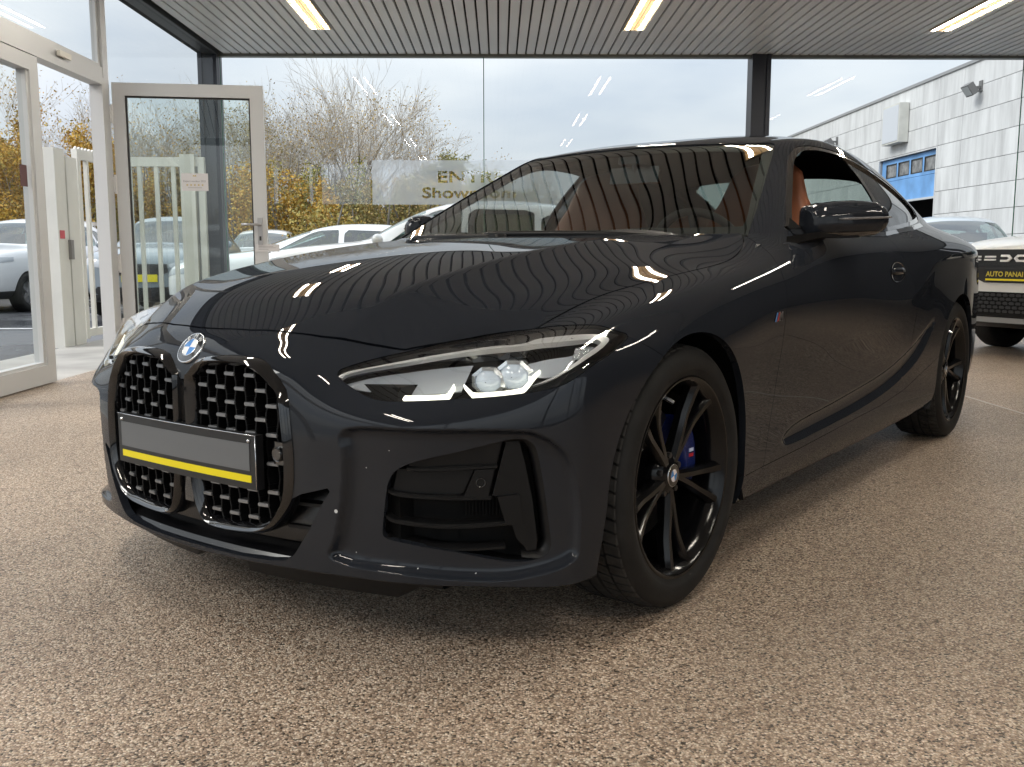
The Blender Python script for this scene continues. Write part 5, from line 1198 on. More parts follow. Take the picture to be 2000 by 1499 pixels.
# ============================================================ wheels
rimblk = mat('gloss_black_alloy', (.004, .004, .0045), rough=.15, spec=.35)
TR, TW, RR = .331, .112, .2535
tyre_m = mat('tyre_rubber', (.0105, .0102, .010), rough=.68, spec=.3, var=(18, .3), bump=(180, .2, .002))
def make_wheel():
    """wheel turned about its own x axis, outer face towards +x; origin at the hub"""
    w_ = MB()
    w_.lathe([(RR+.004, .103), (RR-.002, .108), (RR-.010, .106), (RR-.014, .098), (RR-.022, .092), (RR-.028, .06), (RR-.030, -.05), (RR-.018, -.09), (RR, -.098)], 0, (0, 0, 0), 72)
    root = w_.build('wheel', None, rimblk, True)
    # tyre: side walls, then tread ribs with cut blocks
    prof = [(RR-.004, -.10), (RR+.012, -.111), (.285, -.1155), (.305, -.113), (.318, -.104), (.326, -.092)]
    prof2 = [(.326, .092), (.318, .104), (.305, .113), (.285, .1155), (.272, .1145), (.268, .1125), (RR+.010, .110), (RR-.004, .104)]
    body = MB(); body.lathe(prof+[(.3195, -.088), (.3195, .088)]+prof2, 0, (0, 0, 0), 96)
    ty = body.build('tyre', root, tyre_m, True)
    # tread blocks
    tb = MB(); ribs = [(-.095, -.062, 64), (-.055, -.022, 64), (-.015, .015, 1), (.022, .055, 64), (.062, .095, 64)]
    for ri, (x0, x1, nb_) in enumerate(ribs):
        seg = 192
        if nb_ == 1:
            tb.lathe([(.3185, x0), (.331, x0+.001), (.331, x1-.001), (.3185, x1)], 0, (0, 0, 0), seg); continue
        outer = ri in (0, 4)
        for b in range(nb_):
            t0 = 2*math.pi*(b+.10)/nb_; t1 = 2*math.pi*(b+.90)/nb_; sk = .03*(1 if ri > 2 else -1)
            v = []
            for t in (t0, .5*(t0+t1), t1):
                for (xx, rr) in (((x0, .3185), (x0, .3305 if not (ri == 0) else .3255), (x1, .3305 if not (ri == 4) else .3255), (x1, .3185))):
                    tt = t+sk*(xx-x0)/.033; v.append((xx, rr*math.cos(tt), rr*math.sin(tt)))
            if outer:
                k = 3 if ri == 4 else 0
                for g in range(3):
                    xx, yy, zz = v[g*4+k]; s_ = .310/.3185; v[g*4+k] = (xx+(.012 if ri == 4 else -.012), yy*s_, zz*s_)
            tb.add(v, [(0,1,5,4),(4,5,9,8),(1,2,6,5),(5,6,10,9),(2,3,7,6),(6,7,11,10),(0,3,2,1),(8,9,10,11)])
    t_ = tb.build('tread', ty, mat('tread_rubber', (.030, .0285, .027), rough=.8, spec=.25, var=(40, .4))); t_['kind'] = 'stuff'
    # spokes: five pairs, each bowed and kinked, with a bevelled ridge
    def spoke(sgn):
        keys = [(.030, 3.0, .013, .070, .040), (.075, 6.0, .0125, .073, .034), (.14, 8.2, .012, .076, .030), (.165, 8.8, .013, .078, .030), (.21, 10.0, .0145, .088, .030), (.243, 11.2, .017, .098, .030)]
        kk = np.array(keys); v = []; f = []; rs = np.linspace(.030, .243, 14)
        for r_ in rs:
            an, hw, xo, dp = [np.interp(r_, kk[:, 0], kk[:, c]) for c in (1, 2, 3, 4)]
            a = R(an)*sgn; c_, s_ = math.cos(a), math.sin(a)
            for (l, x) in ((-hw, xo-dp), (-hw*1.0, xo-.012), (-hw*.55*(1 if sgn > 0 else .75), xo), (hw*.55*(.75 if sgn > 0 else 1), xo), (hw*1.0, xo-.012), (hw, xo-dp)):
                v.append((x, r_*c_-l*s_, r_*s_+l*c_))
        for i in range(len(rs)-1):
            for j in range(6): f.append((i*6+j, i*6+(j+1) % 6, (i+1)*6+(j+1) % 6, (i+1)*6+j))
        f += [tuple(range(6))[::-1], tuple(range((len(rs)-1)*6, len(rs)*6))]
        bm = bmesh.new(); bv = [bm.verts.new(p) for p in v]
        for q in f: bm.faces.new([bv[i] for i in q])
        bmesh.ops.recalc_face_normals(bm, faces=bm.faces); me = bpy.data.meshes.new('spoke'); bm.to_mesh(me); bm.free()
        me.polygons.foreach_set('use_smooth', [True]*len(me.polygons)); me.set_sharp_from_angle(angle=R(28)); me.materials.append(rimblk); return me
    sp = {1: spoke(1), -1: spoke(-1)}
    for k in range(5):
        for s_ in (1, -1):
            o = link('spoke', sp[s_], root); o.rotation_euler = (R(57+72*k), 0, 0)
    hub = MB(); hub.lathe([(.0, .0735), (.030, .0735), (.034, .071), (.044, .069), (.060, .056), (.066, .03), (.066, -.02)], 0, (0, 0, 0), 40); h_ = hub.build('hub', root, rimblk, True)
    for k in range(5):
        b = MB(); a = R(57+36+72*k); b.lathe([(0, .012), (.008, .012), (.0095, .008), (.0095, -.02)], 0, (.056, .050*math.cos(a), .050*math.sin(a)), 6); b.build('wheel_bolt', root, mat('bolt_dark', (.05, .05, .05), rough=.4, metal=.8))
    val = MB(); va = R(112); val.tube([(.09, .225*math.cos(va), .225*math.sin(va)), (.112, .212*math.cos(va), .212*math.sin(va))], .0055, 8); val.build('tyre_valve', root, chrome)
    disc = MB(); disc.lathe([(.06, .002), (.085, .002), (.085, -.008), (.170, -.008), (.172, -.02), (.170, -.032), (.085, -.032)], 0, (0, 0, 0), 48); disc.build('brake_disc', root, mat('brake_steel', (.33, .32, .31), rough=.3, metal=1.0), True)
    cap = roundel(root, Matrix.Translation((.0742, 0, 0)) @ Matrix(((0, 0, 1, 0), (1, 0, 0, 0), (0, 1, 0, 0), (0, 0, 0, 1))) @ Matrix.Rotation(R(18), 4, 'Z'), .029, 'hub_cap', letters=False)
    return root
def caliper(x, y, sgn, ang, s=1):
    """blue fixed caliper hugging the disc, in car space"""
    v = []; f = []; n = 9
    for k in range(n):
        t = R(ang)+R(62)*(k/(n-1)-.5); e = abs(k/(n-1)-.5)*2
        ri, ro = .118+.012*e**3, .192-.012*e**3
        for (r_, h) in ((ri, .028), (ri+.012, .046), (ro-.010, .046), (ro, .030), (ro, -.05), (ri, -.05)): v.append((x+h*s, y+r_*math.cos(t), .331+r_*math.sin(t)))
    for i in range(n-1):
        for j in range(6): f.append((i*6+j, i*6+(j+1) % 6, (i+1)*6+(j+1) % 6, (i+1)*6+j))
    f += [tuple(range(6))[::-1], tuple(range((n-1)*6, n*6))]
    bm = bmesh.new(); bv = [bm.verts.new(p) for p in v]
    for q in f: bm.faces.new([bv[i] for i in q])
    bmesh.ops.recalc_face_normals(bm, faces=bm.faces)
    c = from_bm('brake_caliper', bm, car, mat('caliper_blue', (.010, .022, .14), rough=.25, coat=1.0), angle=35)
    tt = R(ang-6)
    for dz, col, nm in ((.010, (.62, .70, .80), 'pale'), (-.004, (.55, .02, .02), 'red')):
        m_ = MB(); P_ = Vector((x+.0468*s, y+.158*math.cos(tt), .331+.158*math.sin(tt)+dz)); m_.box((-.0006, -.012, -.0045), (.0006, .012, .0045), Matrix.Translation(P_)); m_.build('caliper_stripe', c, mat('caliper_'+nm, col, rough=.4))
w0 = make_wheel(); w0.parent = car; w0.location = (.7875, 0, .331)
w1 = copy_tree(w0, car); w1.location = (.797, 2.851, .331); w1.rotation_euler = (R(8), 0, 0)
w2 = copy_tree(w0, car); w2.location = (-.7875, 0, .331); w2.rotation_euler = (0, 0, math.pi)
w3 = copy_tree(w0, car); w3.location = (-.797, 2.851, .331); w3.rotation_euler = (R(20), 0, math.pi)
caliper(.7875, 0, 1, 16); caliper(.797, 2.851, 1, 170); caliper(-.7875, 0, 1, 16, -1); caliper(-.797, 2.851, 1, 170, -1)
# wheel-arch liners and underside
for (yc, poly) in ((0.0, ARCHF), (2.851, ARCHR)):
    pts = [(y, max(z, .19)) for y, z in poly]; n = len(pts); v = []; f = []
    for i, (y, z) in enumerate(pts):
        ey, ez = (y-yc), (z-.331); L = math.hypot(ey, ez)
        xe = on_yz(y, max(z, .25))[0]
        for (xx, g) in ((xe-.006, .004), (xe-.03, .012), (.55, .02)): v.append((xx, y+ey/L*g, z+ez/L*g))
    for i in range(n-1):
        for j in range(2): f.append((i*3+j, (i+1)*3+j, (i+1)*3+j+1, i*3+j+1))
    f.append(tuple(i*3+2 for i in range(n)))
    pair('wheel_arch_liner', v, f, car, satin_black, True, 60)
mb = MB(); mb.box((-.55, -.55, .15), (.55, 3.6, .20)); mb.box((-.82, .45, .16), (.82, 2.35, .20)); mb.box((-.55, -.66, .18), (.55, -.30, .60)); mb.build('underbody', car, black_void)
for k, zz in ((0, .30), (1, .365), (2, .235)):
    mb = MB(); yy = {0: .384, 1: .378, 2: .39}[k]; mb.lathe([(0, .004), (.006, .003), (.006, -.004)], 0, (.878, yy, zz), 10); mb.build('liner_clip', car, black_void)
# ============================================================ door mirrors, handles, side badge
def mirror_shape():
    A = Vector((.886, .915, 0)); B_ = Vector((1.044, 1.155, 0)); D = Vector((-.62, .78, 0)).normalized(); D = Vector((-(B_-A).normalized().y, (B_-A).normalized().x, 0))
    D = D if D.y > 0 else -D
    secs = []
    for s, z0, z1, fo, dp in ((-.010,.948,1.018,.030,.05), (.0,.940,1.028,.014,.085), (.05,.936,1.036,.002,.110), (.25,.934,1.046,-.012,.125), (.5,.934,1.0525,-.018,.13), (.75,.939,1.053,-.012,.12), (.92,.950,1.046,-.002,.10), (.985,.962,1.036,.012,.07), (1.0,.974,1.026,.024,.045)):
        c = A.lerp(B_, s); pts = []
        for k in range(20):
            t = 2*math.pi*k/20; a, b = math.cos(t), math.sin(t)
            px = math.copysign(abs(a)**.42, a); pz = math.copysign(abs(b)**.46, b)
            lean = .028*(b if b > 0 else .9*b)*(1 if a < 0 else 0)
            h = fo+dp/2+px*dp/2+(abs(lean) if b > 0 else abs(lean)*.8)
            pts.append(tuple(c+D*h+Vector((0, 0, (z0+z1)/2+pz*(z1-z0)/2))))
        secs.append(pts)
    return secs
secs = mirror_shape(); v = [p for r in secs for p in r]; n = 20; f = [(i*n+j, i*n+(j+1) % n, (i+1)*n+(j+1) % n, (i+1)*n+j) for i in range(len(secs)-1) for j in range(n)]+[tuple(range(n))[::-1], tuple(range((len(secs)-1)*n, len(secs)*n))]
bm = bmesh.new(); bv = [bm.verts.new(p) for p in v]
for q in f: bm.faces.new([bv[i] for i in q])
bmesh.ops.recalc_face_normals(bm, faces=bm.faces)
bmesh.ops.subdivide_edges(bm, edges=bm.edges, cuts=3, smooth=1.0, use_grid_fill=True)
def zcut(bm, z0, slope, keep_up):
    b = bm.copy(); g = b.verts[:]+b.edges[:]+b.faces[:]
    bmesh.ops.bisect_plane(b, geom=g, plane_co=(.98, .8, z0), plane_no=Vector((-.06, 0, 1)).normalized(), clear_inner=keep_up, clear_outer=not keep_up)
    me = bpy.data.meshes.new('t'); b.to_mesh(me); vv = [tuple(p.co) for p in me.vertices]; ff = [tuple(p.vertices) for p in me.polygons]; b.free(); return vv, ff
vv, ff = zcut(bm, .9545, 0, True); mL, mR = pair('mirror_cap', vv, ff, car, paint, True)
vv, ff = zcut(bm, .9525, 0, False); pair('mirror_base', vv, ff, (mL, mR), gloss_black, True); bm.free()
# indicator strip along the cap, arm and sail
mb = MB(); st_ = []
for s in np.linspace(.22, .97, 12):
    A = Vector((.886, .915, 0)).lerp(Vector((1.044, 1.155, 0)), s); D = Vector((-.843, .537, 0)); st_.append(A+D*(-.0165 if s < .7 else -.0165+.06*(s-.7)**1.5)+Vector((0, 0, .989+.012*s)))
mb.tube(st_, [.001]+[.0042]*10+[.002], 6); pairmb('indicator_strip', mb, (mL, mR), mat('indicator_grey', (.16, .16, .17), rough=.15, coat=1.0))
v = [(.835,.78,.905),(.888,.93,.935),(.89,1.01,.937),(.84,1.0,.910),(.835,.78,.935),(.888,.925,.952),(.89,1.01,.954),(.84,1.0,.940), (.97,1.06,.936),(.955,1.09,.936),(.97,1.06,.947),(.955,1.09,.947)]
f = [(0,1,5,4),(1,2,6,5),(2,3,7,6),(0,3,2,1),(4,5,6,7),(3,0,4,7),(1,8,10,5),(8,9,11,10),(9,2,6,11),(1,2,9,8),(5,10,11,6)]
pair('mirror_arm', v, f, (mL, mR), satin_black, False)
sail = Gs.inside([tuple(p) for p in inset(DLO, .008)], YZ).clip(lambda v: (.945-.35*(v[:, 2]-.96))-v[:, 1]+.0)
panel('mirror_sail', sail.offset(-.001), car, satin_black, 'pair', .01)
# belt moulding
v = []; f = []; ys = np.linspace(.86, 2.56, 40)
for y in ys:
    zz = float(np.interp(y, [.86, 1.25, 1.75, 2.2, 2.56], [.9475, .9505, .9575, .987, 1.016])); p = on_yz(y, zz-.008, .002); q = on_yz(y, zz+.008, .002); p2 = on_yz(y, zz-.008, -.01); q2 = on_yz(y, zz+.008, -.012); v += [p, q, q2, p2]
for i in range(39):
    for j in range(4): f.append((i*4+j, (i+1)*4+j, (i+1)*4+(j+1) % 4, i*4+(j+1) % 4))
pair('belt_moulding', v, f, car, gloss_black, True, 40)
# flush handle: dished pocket and grab bar
v = []; f = []; yc, zc = 1.755, .813; nr = 24
for (s_, off) in ((1.0, .0012), (.93, .0016), (.86, -.004), (.5, -.016), (.05, -.020)):
    for k in range(nr):
        t = 2*math.pi*k/nr; v.append(on_yz(yc+.098*s_*math.copysign(abs(math.cos(t))**.9, math.cos(t)), zc+.040*s_*math.sin(t), off+.001))
for i in range(4):
    for k in range(nr): f.append((i*nr+k, i*nr+(k+1) % nr, (i+1)*nr+(k+1) % nr, (i+1)*nr+k))
pk = pair('handle_pocket', v, f, (doorL, doorR), gloss_black, True)
v = []; f = []
for s in np.linspace(-1, 1, 13):
    o = .016*(1-s**4)+.002
    for (dz, do) in ((.014, 0), (.012, .006), (0, .010), (-.012, .006), (-.014, 0), (0, -.012)): v.append(on_yz(yc+.102*s, zc+.004+dz*(1-.35*s*s), o+do*(1-.6*abs(s)**3)-.012))
for i in range(12):
    for j in range(6): f.append((i*6+j, (i+1)*6+j, (i+1)*6+(j+1) % 6, i*6+(j+1) % 6))
f += [tuple(range(6)), tuple(12*6+j for j in range(6))[::-1]]
pair('door_handle', v, f, (doorL, doorR), paint, True)
# side badge: three slanted bars and a letter
for k, col in enumerate(((.13, .36, .80), (.05, .07, .22), (.60, .03, .03))):
    y0 = .500+k*.0085; o = []
    for (dy, z) in ((0, .690), (.0075, .690), (.0165, .716), (.009, .716)): o.append(on_yz(y0+dy, z, .0022))
    pair('badge_bar', o, [(0, 1, 2, 3)], car, mat('badge_bar_%d' % k, col, rough=.25, coat=1.0), False)
c0 = Vector(on_yz(.545, .703, .002)); MB_ = Matrix(((0, 0, 1, c0.x), (1, 0, 0, c0.y), (0, 1, 0, c0.z), (0, 0, 0, 1)))
letter('M', MB_ @ Matrix.Shear('XY', 4, (.25, 0)) if False else MB_, .036, 'badge_letter', car, silver, depth=.001, bold=.0008)
# stone chips on the bumper
for k, (x, z, r_) in enumerate(((.447, .335, .0042), (.50, .43, .0012), (.60, .215, .0014), (.70, .205, .0013), (.47, .24, .0012), (.55, .47, .001))):
    o = [on_xz(x+r_*math.cos(t)*(1+.3*math.sin(3*t)), z+r_*math.sin(t)*1.1, .0006) for t in np.linspace(0, 6.283, 7)[:-1]]
    link('paint_chip', mesh('paint_chip', o, [tuple(range(6))]), car, mat('primer_white', (.62, .62, .62), rough=.6))
# tail lamps
for s in (1, -1):
    tl = MASTER.only('SB').inside([(3.60, .80), (3.98, .80), (3.98, .93), (3.62, .90)], YZ).clip(lambda v: v[:, 0]-.40)
V_, F_ = tl.offset(.003).solid(.01)
pair('tail_lamp', V_, F_, car, mat('tail_red', (.25, .008, .008), rough=.1, coat=1.0), True)
# ============================================================ the other parked cars
ST = {  # y, half width, floor, belt, rail, roof, rail half width
 'suv': [(-.90,.60,.42,.74,.76,.77,.42),(-.86,.78,.28,.88,.90,.91,.56),(-.68,.875,.23,.975,1.0,1.015,.70),(-.2,.90,.22,1.02,1.055,1.085,.74),(.42,.91,.22,1.045,1.085,1.125,.745),(.56,.91,.22,1.055,1.11,1.15,.74),(1.28,.91,.22,1.07,1.54,1.60,.60),(1.95,.91,.22,1.085,1.60,1.655,.605),(2.85,.905,.24,1.105,1.57,1.625,.59),(3.35,.88,.28,1.11,1.44,1.48,.56),(3.56,.84,.34,1.06,1.14,1.155,.62),(3.64,.72,.42,.80,.86,.87,.50)],
 'hatch': [(-.84,.58,.34,.62,.64,.65,.40),(-.80,.76,.22,.72,.745,.76,.54),(-.62,.855,.18,.82,.85,.87,.68),(-.2,.885,.17,.90,.935,.96,.71),(.40,.895,.17,.945,.985,1.02,.72),(.55,.895,.17,.955,1.01,1.045,.71),(1.35,.895,.17,.97,1.34,1.40,.575),(1.95,.895,.17,.98,1.385,1.445,.58),(2.75,.89,.19,1.0,1.35,1.41,.56),(3.20,.86,.24,1.01,1.20,1.25,.54),(3.42,.82,.30,.95,1.0,1.02,.60),(3.50,.70,.38,.70,.76,.77,.48)],
 'van': [(-.84,.64,.40,.82,.84,.85,.48),(-.80,.80,.28,.95,.97,.98,.60),(-.60,.88,.23,1.06,1.08,1.10,.72),(-.2,.90,.22,1.13,1.16,1.18,.75),(.15,.905,.22,1.15,1.19,1.22,.75),(.28,.905,.22,1.16,1.23,1.26,.745),(.95,.905,.22,1.17,1.70,1.76,.66),(1.6,.905,.22,1.18,1.76,1.81,.67),(2.6,.905,.24,1.19,1.76,1.81,.67),(3.3,.90,.28,1.19,1.74,1.79,.66),(3.48,.88,.32,1.15,1.60,1.65,.64),(3.54,.80,.40,.9,1.2,1.25,.58)],
}
SIDEWIN = {
 'suv': [[(.82,1.10),(1.30,1.45),(1.42,1.50),(1.72,1.515),(1.72,1.115)],[(1.80,1.115),(1.80,1.515),(2.5,1.50),(2.62,1.47),(2.62,1.14),(2.5,1.13)],[(2.70,1.15),(2.70,1.45),(2.95,1.40),(3.12,1.20)]],
 'hatch': [[(.80,.995),(1.32,1.27),(1.45,1.315),(1.75,1.325),(1.75,1.01)],[(1.83,1.01),(1.83,1.325),(2.4,1.305),(2.72,1.22),(2.78,1.06),(2.6,1.03)]],
 'van': [[(.55,1.22),(.98,1.62),(1.35,1.66),(1.35,1.22)],[(1.45,1.22),(1.45,1.66),(2.5,1.66),(2.5,1.22)]],
}
car_glass = glass_mat('car_glass', (.45, .58, .56), base=.08); lamp_clear = mat('lamp_clear', (.42, .45, .48), rough=.12, spec=.6, coat=1.0); lamp_dark = mat('lamp_inner', (.03, .03, .035), rough=.2); trim_blk = mat('car_trim_black', (.015, .015, .016), rough=.45)
alloy = mat('alloy_silver', (.45, .45, .46), rough=.3, metal=.8); seat_grey = mat('seat_grey', (.05, .05, .055), rough=.8)
def bgcar(name, style, loc, rz, col, label, group='cars parked outside', wb=2.66, plate=None, dark_low=True, rimcol=None, mirrors=True):
    root = rempty(name, loc, rz, label, 'car', group); st = ST[style]; nS = len(st); pm = mat('paint_'+col[0], col[1], rough=.3, coat=1.0, coat_rough=.03)
    vs = []; ids = {}; faces = []; mi = []
    def vid(k, j, s):
        y, w, z0, zb, zr, zt, xr = st[k]
        q = [(0, z0), (.84*w, z0), (.965*w, z0+.10), (w, z0+.55*(zb-z0)), (.985*w, zb-.10), (.925*w, zb), (xr, zr), (.55*xr, zt-.008), (0, zt)][j]
        yy = y+(.10*(1-(q[0]/w)**2)*-1 if k < 3 else 0)*(.6 if k < 2 else .4)+(.08*(1-(q[0]/w)**2) if k == nS-1 else 0)
        if j in (7, 8) and k in (4, 5): yy -= .10
        key = (k, j, s if q[0] > 0 else 0)
        if key not in ids: ids[key] = len(vs); vs.append((q[0]*s, yy, q[1]))
        return ids[key]
    for k in range(nS-1):
        for j in range(8):
            for s in (1, -1): faces.append([vid(k, j, s), vid(k+1, j, s), vid(k+1, j+1, s), vid(k, j+1, s)]); mi.append(k*3+(0 if j < 5 else (1 if j == 5 else 2)))
    for k in (0, nS-1):
        for a, b, c, d in ((0, 1, 2, 3), (0, 3, 4, 8), (8, 4, 5, 7)):
            for s in (1, -1): faces.append([vid(k, i, s) for i in (a, b, c, d)]); mi.append(k*3)
        for s in (1, -1): faces.append([vid(k, i, s) for i in (7, 5, 6)]); mi.append(k*3)
    me = mesh('t', vs, faces); 
    for _ in range(nS*3): me.materials.append(None)
    me.polygons.foreach_set('material_index', mi)
    bm = bmesh.new(); bm.from_mesh(me); bmesh.ops.recalc_face_normals(bm, faces=bm.faces); bm.to_mesh(me); bm.free()
    at = me.attributes.new('crease_edge', 'FLOAT', 'EDGE'); inv = {v: k for k, v in ids.items()}
    for e in me.edges:
        a, b = (inv[i] for i in e.vertices)
        if a[0] == b[0] == 5 and min(a[1], b[1]) >= 6: at.data[e.index].value = .8
        if a[1] == b[1] == 5 and 5 <= min(a[0], b[0]) < nS-2: at.data[e.index].value = .7
        if a[1] == b[1] == 6 and 5 <= min(a[0], b[0]) < nS-2: at.data[e.index].value = .45
        if a[1] == b[1] == 1: at.data[e.index].value = .6
    ob = link('t', me); md = ob.modifiers.new('s', 'SUBSURF'); md.levels = 3; dg = bpy.context.evaluated_depsgraph_get(); dg.update(); ev = ob.evaluated_get(dg); mm = ev.to_mesh()
    co = np.empty(len(mm.vertices)*3); mm.vertices.foreach_get('co', co); co = co.reshape(-1, 3); q = np.empty(len(mm.loops), np.int64); mm.loops.foreach_get('vertex_index', q); q = q.reshape(-1, 4); mi = np.empty(len(mm.polygons), np.int64); mm.polygons.foreach_get('material_index', mi); ev.to_mesh_clear(); bpy.data.objects.remove(ob); bpy.data.meshes.remove(me)
    kp = co[q][:, :, 0].mean(1) > 0; q = q[kp]; mi = mi[kp]; co[np.abs(co[:, 0]) < 1e-5, 0] = 0
    fn = np.cross(co[q[:, 2]]-co[q[:, 0]], co[q[:, 3]]-co[q[:, 1]]); vn = np.zeros_like(co)
    for c in range(4): np.add.at(vn, q[:, c], fn)
    vn[co[:, 0] == 0, 0] = 0; vn /= np.linalg.norm(vn, axis=1)[:, None]+1e-12
    S = Surf(co, vn, q, mi).compact()
    def pick(fnc): k = [i for i, p in enumerate(S.P) if fnc(p)]; return Surf(S.V, S.N, [S.F[i] for i in k], [S.P[i] for i in k])
    ra = .36 if style != 'hatch' else .345; rt = ra-.03
    WS = 5*3+2; RW = 9*3+2
    body = pick(lambda p: p not in (WS, RW))
    for w_ in SIDEWIN[style]: body = body.outside(w_, YZ)
    for yc in (0, wb): body = body.outside(arch(yc, rt, ra), YZ)
    low = body.clip(lambda v: .36-v[:, 2]); bodyp = body.clip(lambda v: v[:, 2]-.362)
    panel('body', bodyp, root, pm, depth=.02); panel('lower_cladding', low, root, trim_blk if dark_low else pm, depth=.02)
    panel('windscreen', pick(lambda p: p == WS), root, car_glass, depth=0); panel('rear_window', pick(lambda p: p == RW), root, car_glass, depth=0)
    for w_ in SIDEWIN[style]:
        g_ = pick(lambda p: p % 3 < 2 and p//3 >= 4).inside(w_, YZ)
        panel('side_window', g_.offset(-.006), root, car_glass, 'pair', 0)
    # cabin: floor pan, seats, dash
    zb = st[6][3]; mb = MB(); mb.box((-.75, .3, .30), (.75, 3.1, .36)); mb.box((-.72, .55, zb-.22), (.72, .80, zb-.02)); mb.build('cabin_floor', root, trim_blk)
    for x in (-.36, .36):
        for y in (1.55, 2.45):
            q_ = MB(); q_.prism([(y-.5, .40), (y-.5, .56), (y, .54), (y+.10, zb-.02), (y+.13, zb+.13), (y+.16, zb+.27), (y+.24, zb+.27), (y+.24, zb+.10), (y+.16, .45)], 0, x-.21, x+.21); q_.build('seat', root, seat_grey)
    # wheels
    wh = MB(); wh.lathe([(.19, .085), (.215, .10), (rt-.05, .108), (rt-.012, .10), (rt, .08), (rt, -.08), (rt-.02, -.10), (.2, -.10)], 0, (0, 0, 0), 32); w0_ = wh.build('wheel', root, tyre_m, True)
    rm_ = MB(); rm_.lathe([(.205, .098), (.195, .085), (.19, .04)], 0, (0, 0, 0), 32)
    for k in range(5):
        a = 2*math.pi*k/5; rm_.box((.055, .02, -.028), (.082, .198, .028), Matrix.Rotation(a, 4, 'X'))
    rm_.lathe([(0, .09), (.045, .088), (.055, .05)], 0, (0, 0, 0), 20); rm_.lathe([(0, .03), (.19, .03)], 0, (0, 0, 0), 20)
    rm_.build('rim', w0_, rimcol or alloy); hwid = st[6][1]-.115
    w0_.location = (hwid, 0, rt)
    for x, y in ((hwid, wb), (-hwid, 0), (-hwid, wb)):
        c = copy_tree(w0_, root); c.location = (x, y, rt)
        if x < 0: c.rotation_euler = (0, 0, math.pi)
    # face: lamps, grille, mouth, plate
    zf = st[2][3]; F_ = pick(lambda p: p//3 < 3); k_ = .93 if style == 'hatch' else 1.0
    L1 = [(.42, zf-.17), (.60, zf-.10), (.86, zf-.055), (.875, zf-.13), (.70, zf-.20), (.46, zf-.225)]
    h_ = panel('headlamp', F_.inside(L1, XZ).clip(lambda v: -.25-v[:, 1]).offset(.006), root, lamp_clear, 'pair', .02)
    G1 = [(-.02, zf-.16), (.40, zf-.16), (.42, zf-.28), (.30, zf-.33), (-.02, zf-.33)]
    panel('grille', F_.inside(G1, XZ).offset(.008), root, trim_blk, depth=.02)
    G2 = [(-.02, .46), (.62, .48), (.70, .40), (.55, .33), (-.02, .31)]
    panel('lower_grille', F_.inside(G2, XZ).offset(.006), root, trim_blk, depth=.02)
    if plate is not False:
        y_ = min(v[1] for v in S.V)-.012; MB().box((-.26, y_, .55), (.26, y_+.06, .66)).build('number_plate', root, plate or mat('plate_pale', (.55, .50, .30), rough=.5))
    for s in ((1, -1) if mirrors else (1,)):
        q_ = MB(); bm = bmesh.new(); bmesh.ops.create_uvsphere(bm, u_segments=14, v_segments=8, radius=1)
        for v_ in bm.verts: v_.co = (s*(.99)+v_.co.x*.11, .72+v_.co.y*.07, zb+.06+v_.co.z*.075)
        from_bm('door_mirror', bm, root, pm, True); MB().box((s*.80 if s > 0 else -.92, .68, zb-.02), (s*.92 if s > 0 else -.80, .76, zb+.03)).build('mirror_arm', root, trim_blk)
    # tail lamps
    T1 = [(.45, zf-.05), (.9, zf-.02), (.9, zf-.2), (.6, zf-.16)]
    panel('tail_lamp', pick(lambda p: p//3 >= nS-4).inside(T1, XZ).clip(lambda v: v[:, 1]-3.2).offset(.005), root, mat('tail_red', (0, 0, 0)), 'pair', .01)
    return root, S, F_
WHITE = ('white', (.74, .75, .76)); GREYB = ('pale_blue_grey', (.36, .40, .44)); SILV = ('slate', (.20, .24, .27)); IVORY = ('ivory_white', (.70, .69, .66))
bgcar('parked_hatchback', 'hatch', (uv_at(470, 15.2), 15.2, -.065), R(-90), WHITE, 'white hatchback parked side-on beyond the glazing, left of the coupe bonnet')
bgcar('parked_crossover', 'suv', (-2.15, 12.75, -.065), R(-92), ('white2', (.74, .75, .76)), 'white crossover parked side-on close behind the glazing, seen through the coupe windscreen')
bgcar('parked_suv', 'suv', (uv_at(508, 24), 24, -.065), R(4), WHITE, 'small white car facing the glazing, seen behind the lever of the open door')
bgcar('parked_suv', 'suv', (uv_at(318, 15.5), 15.5, -.065), R(6), SILV, 'slate blue car facing us behind the picket gate', plate=mat('plate_yellow', (0, 0, 0)))
bgcar('parked_van', 'van', (uv_at(128, 22), 22, -.065), R(14), WHITE, 'white van facing us behind the keypad gate post')
bgcar('parked_suv', 'suv', (uv_at(-18, 16.5), 16.5, -.065), R(-4), WHITE, 'white car seen through the closed glass door at the left edge')
bgcar('parked_suv', 'suv', (uv_at(1888, 15.2), 15.2, -.065), R(-14), GREYB, 'pale blue-grey car facing us behind the coupe tail')
# the ivory off-roader in the room, nose to the coupe's tail
dk, DS, DF = bgcar('parked_off_roader', 'suv', (5.235, 8.545, 0), R(-65), IVORY, 'ivory off-roader with black grille and dealer plate inside at the right edge', None, plate=False, rimcol=trim_blk, mirrors=False)
ys_ = lambda x, z: min((p for p in DS.V if abs(p[0]-abs(x)) < .06 and abs(p[2]-z) < .05), key=lambda p: p[1], default=np.array((0, -.9, 0)))[1]
def on_duster(pts, name, m, off=.012, th=.02):
    v = [(x, ys_(x, z)-off, z) for x, z in pts]+[(x, ys_(x, z)-off+th, z) for x, z in pts]; n = len(pts)
    return link(name, mesh(name, v, [tuple(range(n)), tuple(range(n, 2*n))[::-1]]+[(i, (i+1) % n, n+(i+1) % n, n+i) for i in range(n)]), dk, m)
def dense(pts, step=.05):
    out = []
    for (a, b), (c, d) in zip(pts, pts[1:]+pts[:1]):
        n = max(1, int(abs(c-a)/step)); out += [(a+(c-a)*i/n, b+(d-b)*i/n) for i in range(n)]
    return out
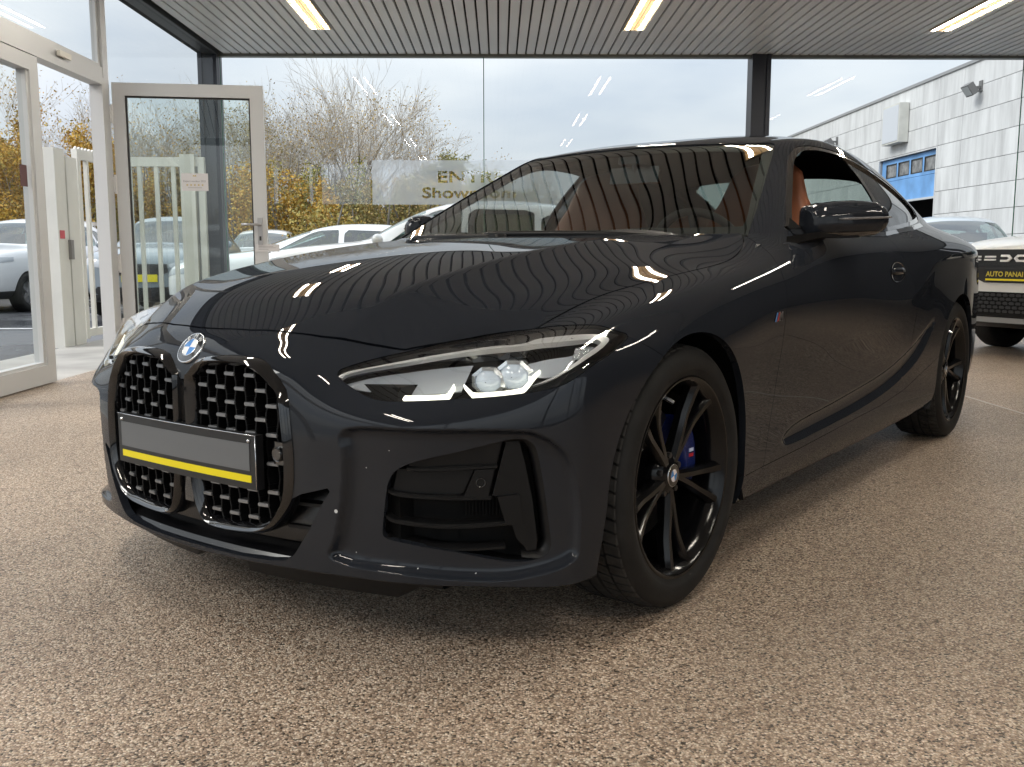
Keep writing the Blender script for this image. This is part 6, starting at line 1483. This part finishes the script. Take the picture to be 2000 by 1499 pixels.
def on_duster_wide(x1, z0, z1, name, m, off, th=.03, n=24, taper=0.0):
    v = []; f = []
    for i in range(n+1):
        x = -x1+2*x1*i/n
        for z in (z0, z1):
            y = ys_(x, (z0+z1)/2)-off; v += [(x*(1-taper*(z == z0)), y, z), (x*(1-taper*(z == z0)), y+th, z)]
    for i in range(n):
        a, b = i*4, (i+1)*4; f += [(a, b, b+2, a+2), (a+1, a+3, b+3, b+1), (a, a+1, b+1, b), (a+2, b+2, b+3, a+3)]
    return link(name, mesh(name, v, f), dk, m)
gb = mat('grille_gloss', (.012, .012, .013), rough=.25); iv = mat('emblem_white', (.75, .75, .74), rough=.35)
on_duster_wide(.64, .785, .93, 'grille_panel', gb, .024)
for s in (-1, 1):
    for x0, x1 in ((.17, .28), (.32, .45)):
        for z in (.868, .842): on_duster([(s*x0, z+.007), (s*x1, z+.007), (s*x1, z-.007), (s*x0, z-.007)][::s], 'grille_dash', iv, .034, .02)
    on_duster([(s*.012, .855), (s*.04, .885), (s*.115, .885), (s*.115, .868), (s*.052, .868), (s*.036, .855), (s*.052, .842), (s*.115, .842), (s*.115, .825), (s*.04, .825)], 'emblem', iv, .040, .02)
    on_duster([(s*.655, .925), (s*.80, .905), (s*.82, .80), (s*.67, .785)], 'lamp_cluster', lamp_clear, .008, .02)
for k in range(5):
    z = .54-.035*k
    for x in np.arange(-.62, .63, .062):
        x_ = x+(.031 if k % 2 else 0)
        if abs(x_) < .63: on_duster([(x_-.026, z), (x_-.018, z+.012), (x_+.018, z+.012), (x_+.026, z), (x_+.018, z-.012), (x_-.018, z-.012)], 'grille_cell', trim_blk, .016, .02)
on_duster_wide(.66, .36, .565, 'lower_mouth', mat('black_recess', (0, 0, 0)), .010, .02)
on_duster_wide(.72, .30, .345, 'skid_plate', mat('skid_grey', (.22, .22, .22), rough=.5), .014, .02)
pl_ = on_duster([(-.27, .655), (.27, .655), (.27, .765), (-.27, .765)], 'number_plate', mat('plate_black', (0, 0, 0)), .035, .03)
on_duster([(-.255, .664), (.255, .664), (.255, .680), (-.255, .680)], 'plate_stripe', mat('plate_yellow', (0, 0, 0)), .037, .004)
lettering('AUTO PANAI', -.065, .718, .060, pl_, mat('plate_gold', (.62, .50, .06), rough=.5), 'plate_lettering', min(ys_(0, .72), ys_(.25, .72))-.0375, 1.0, .0012)
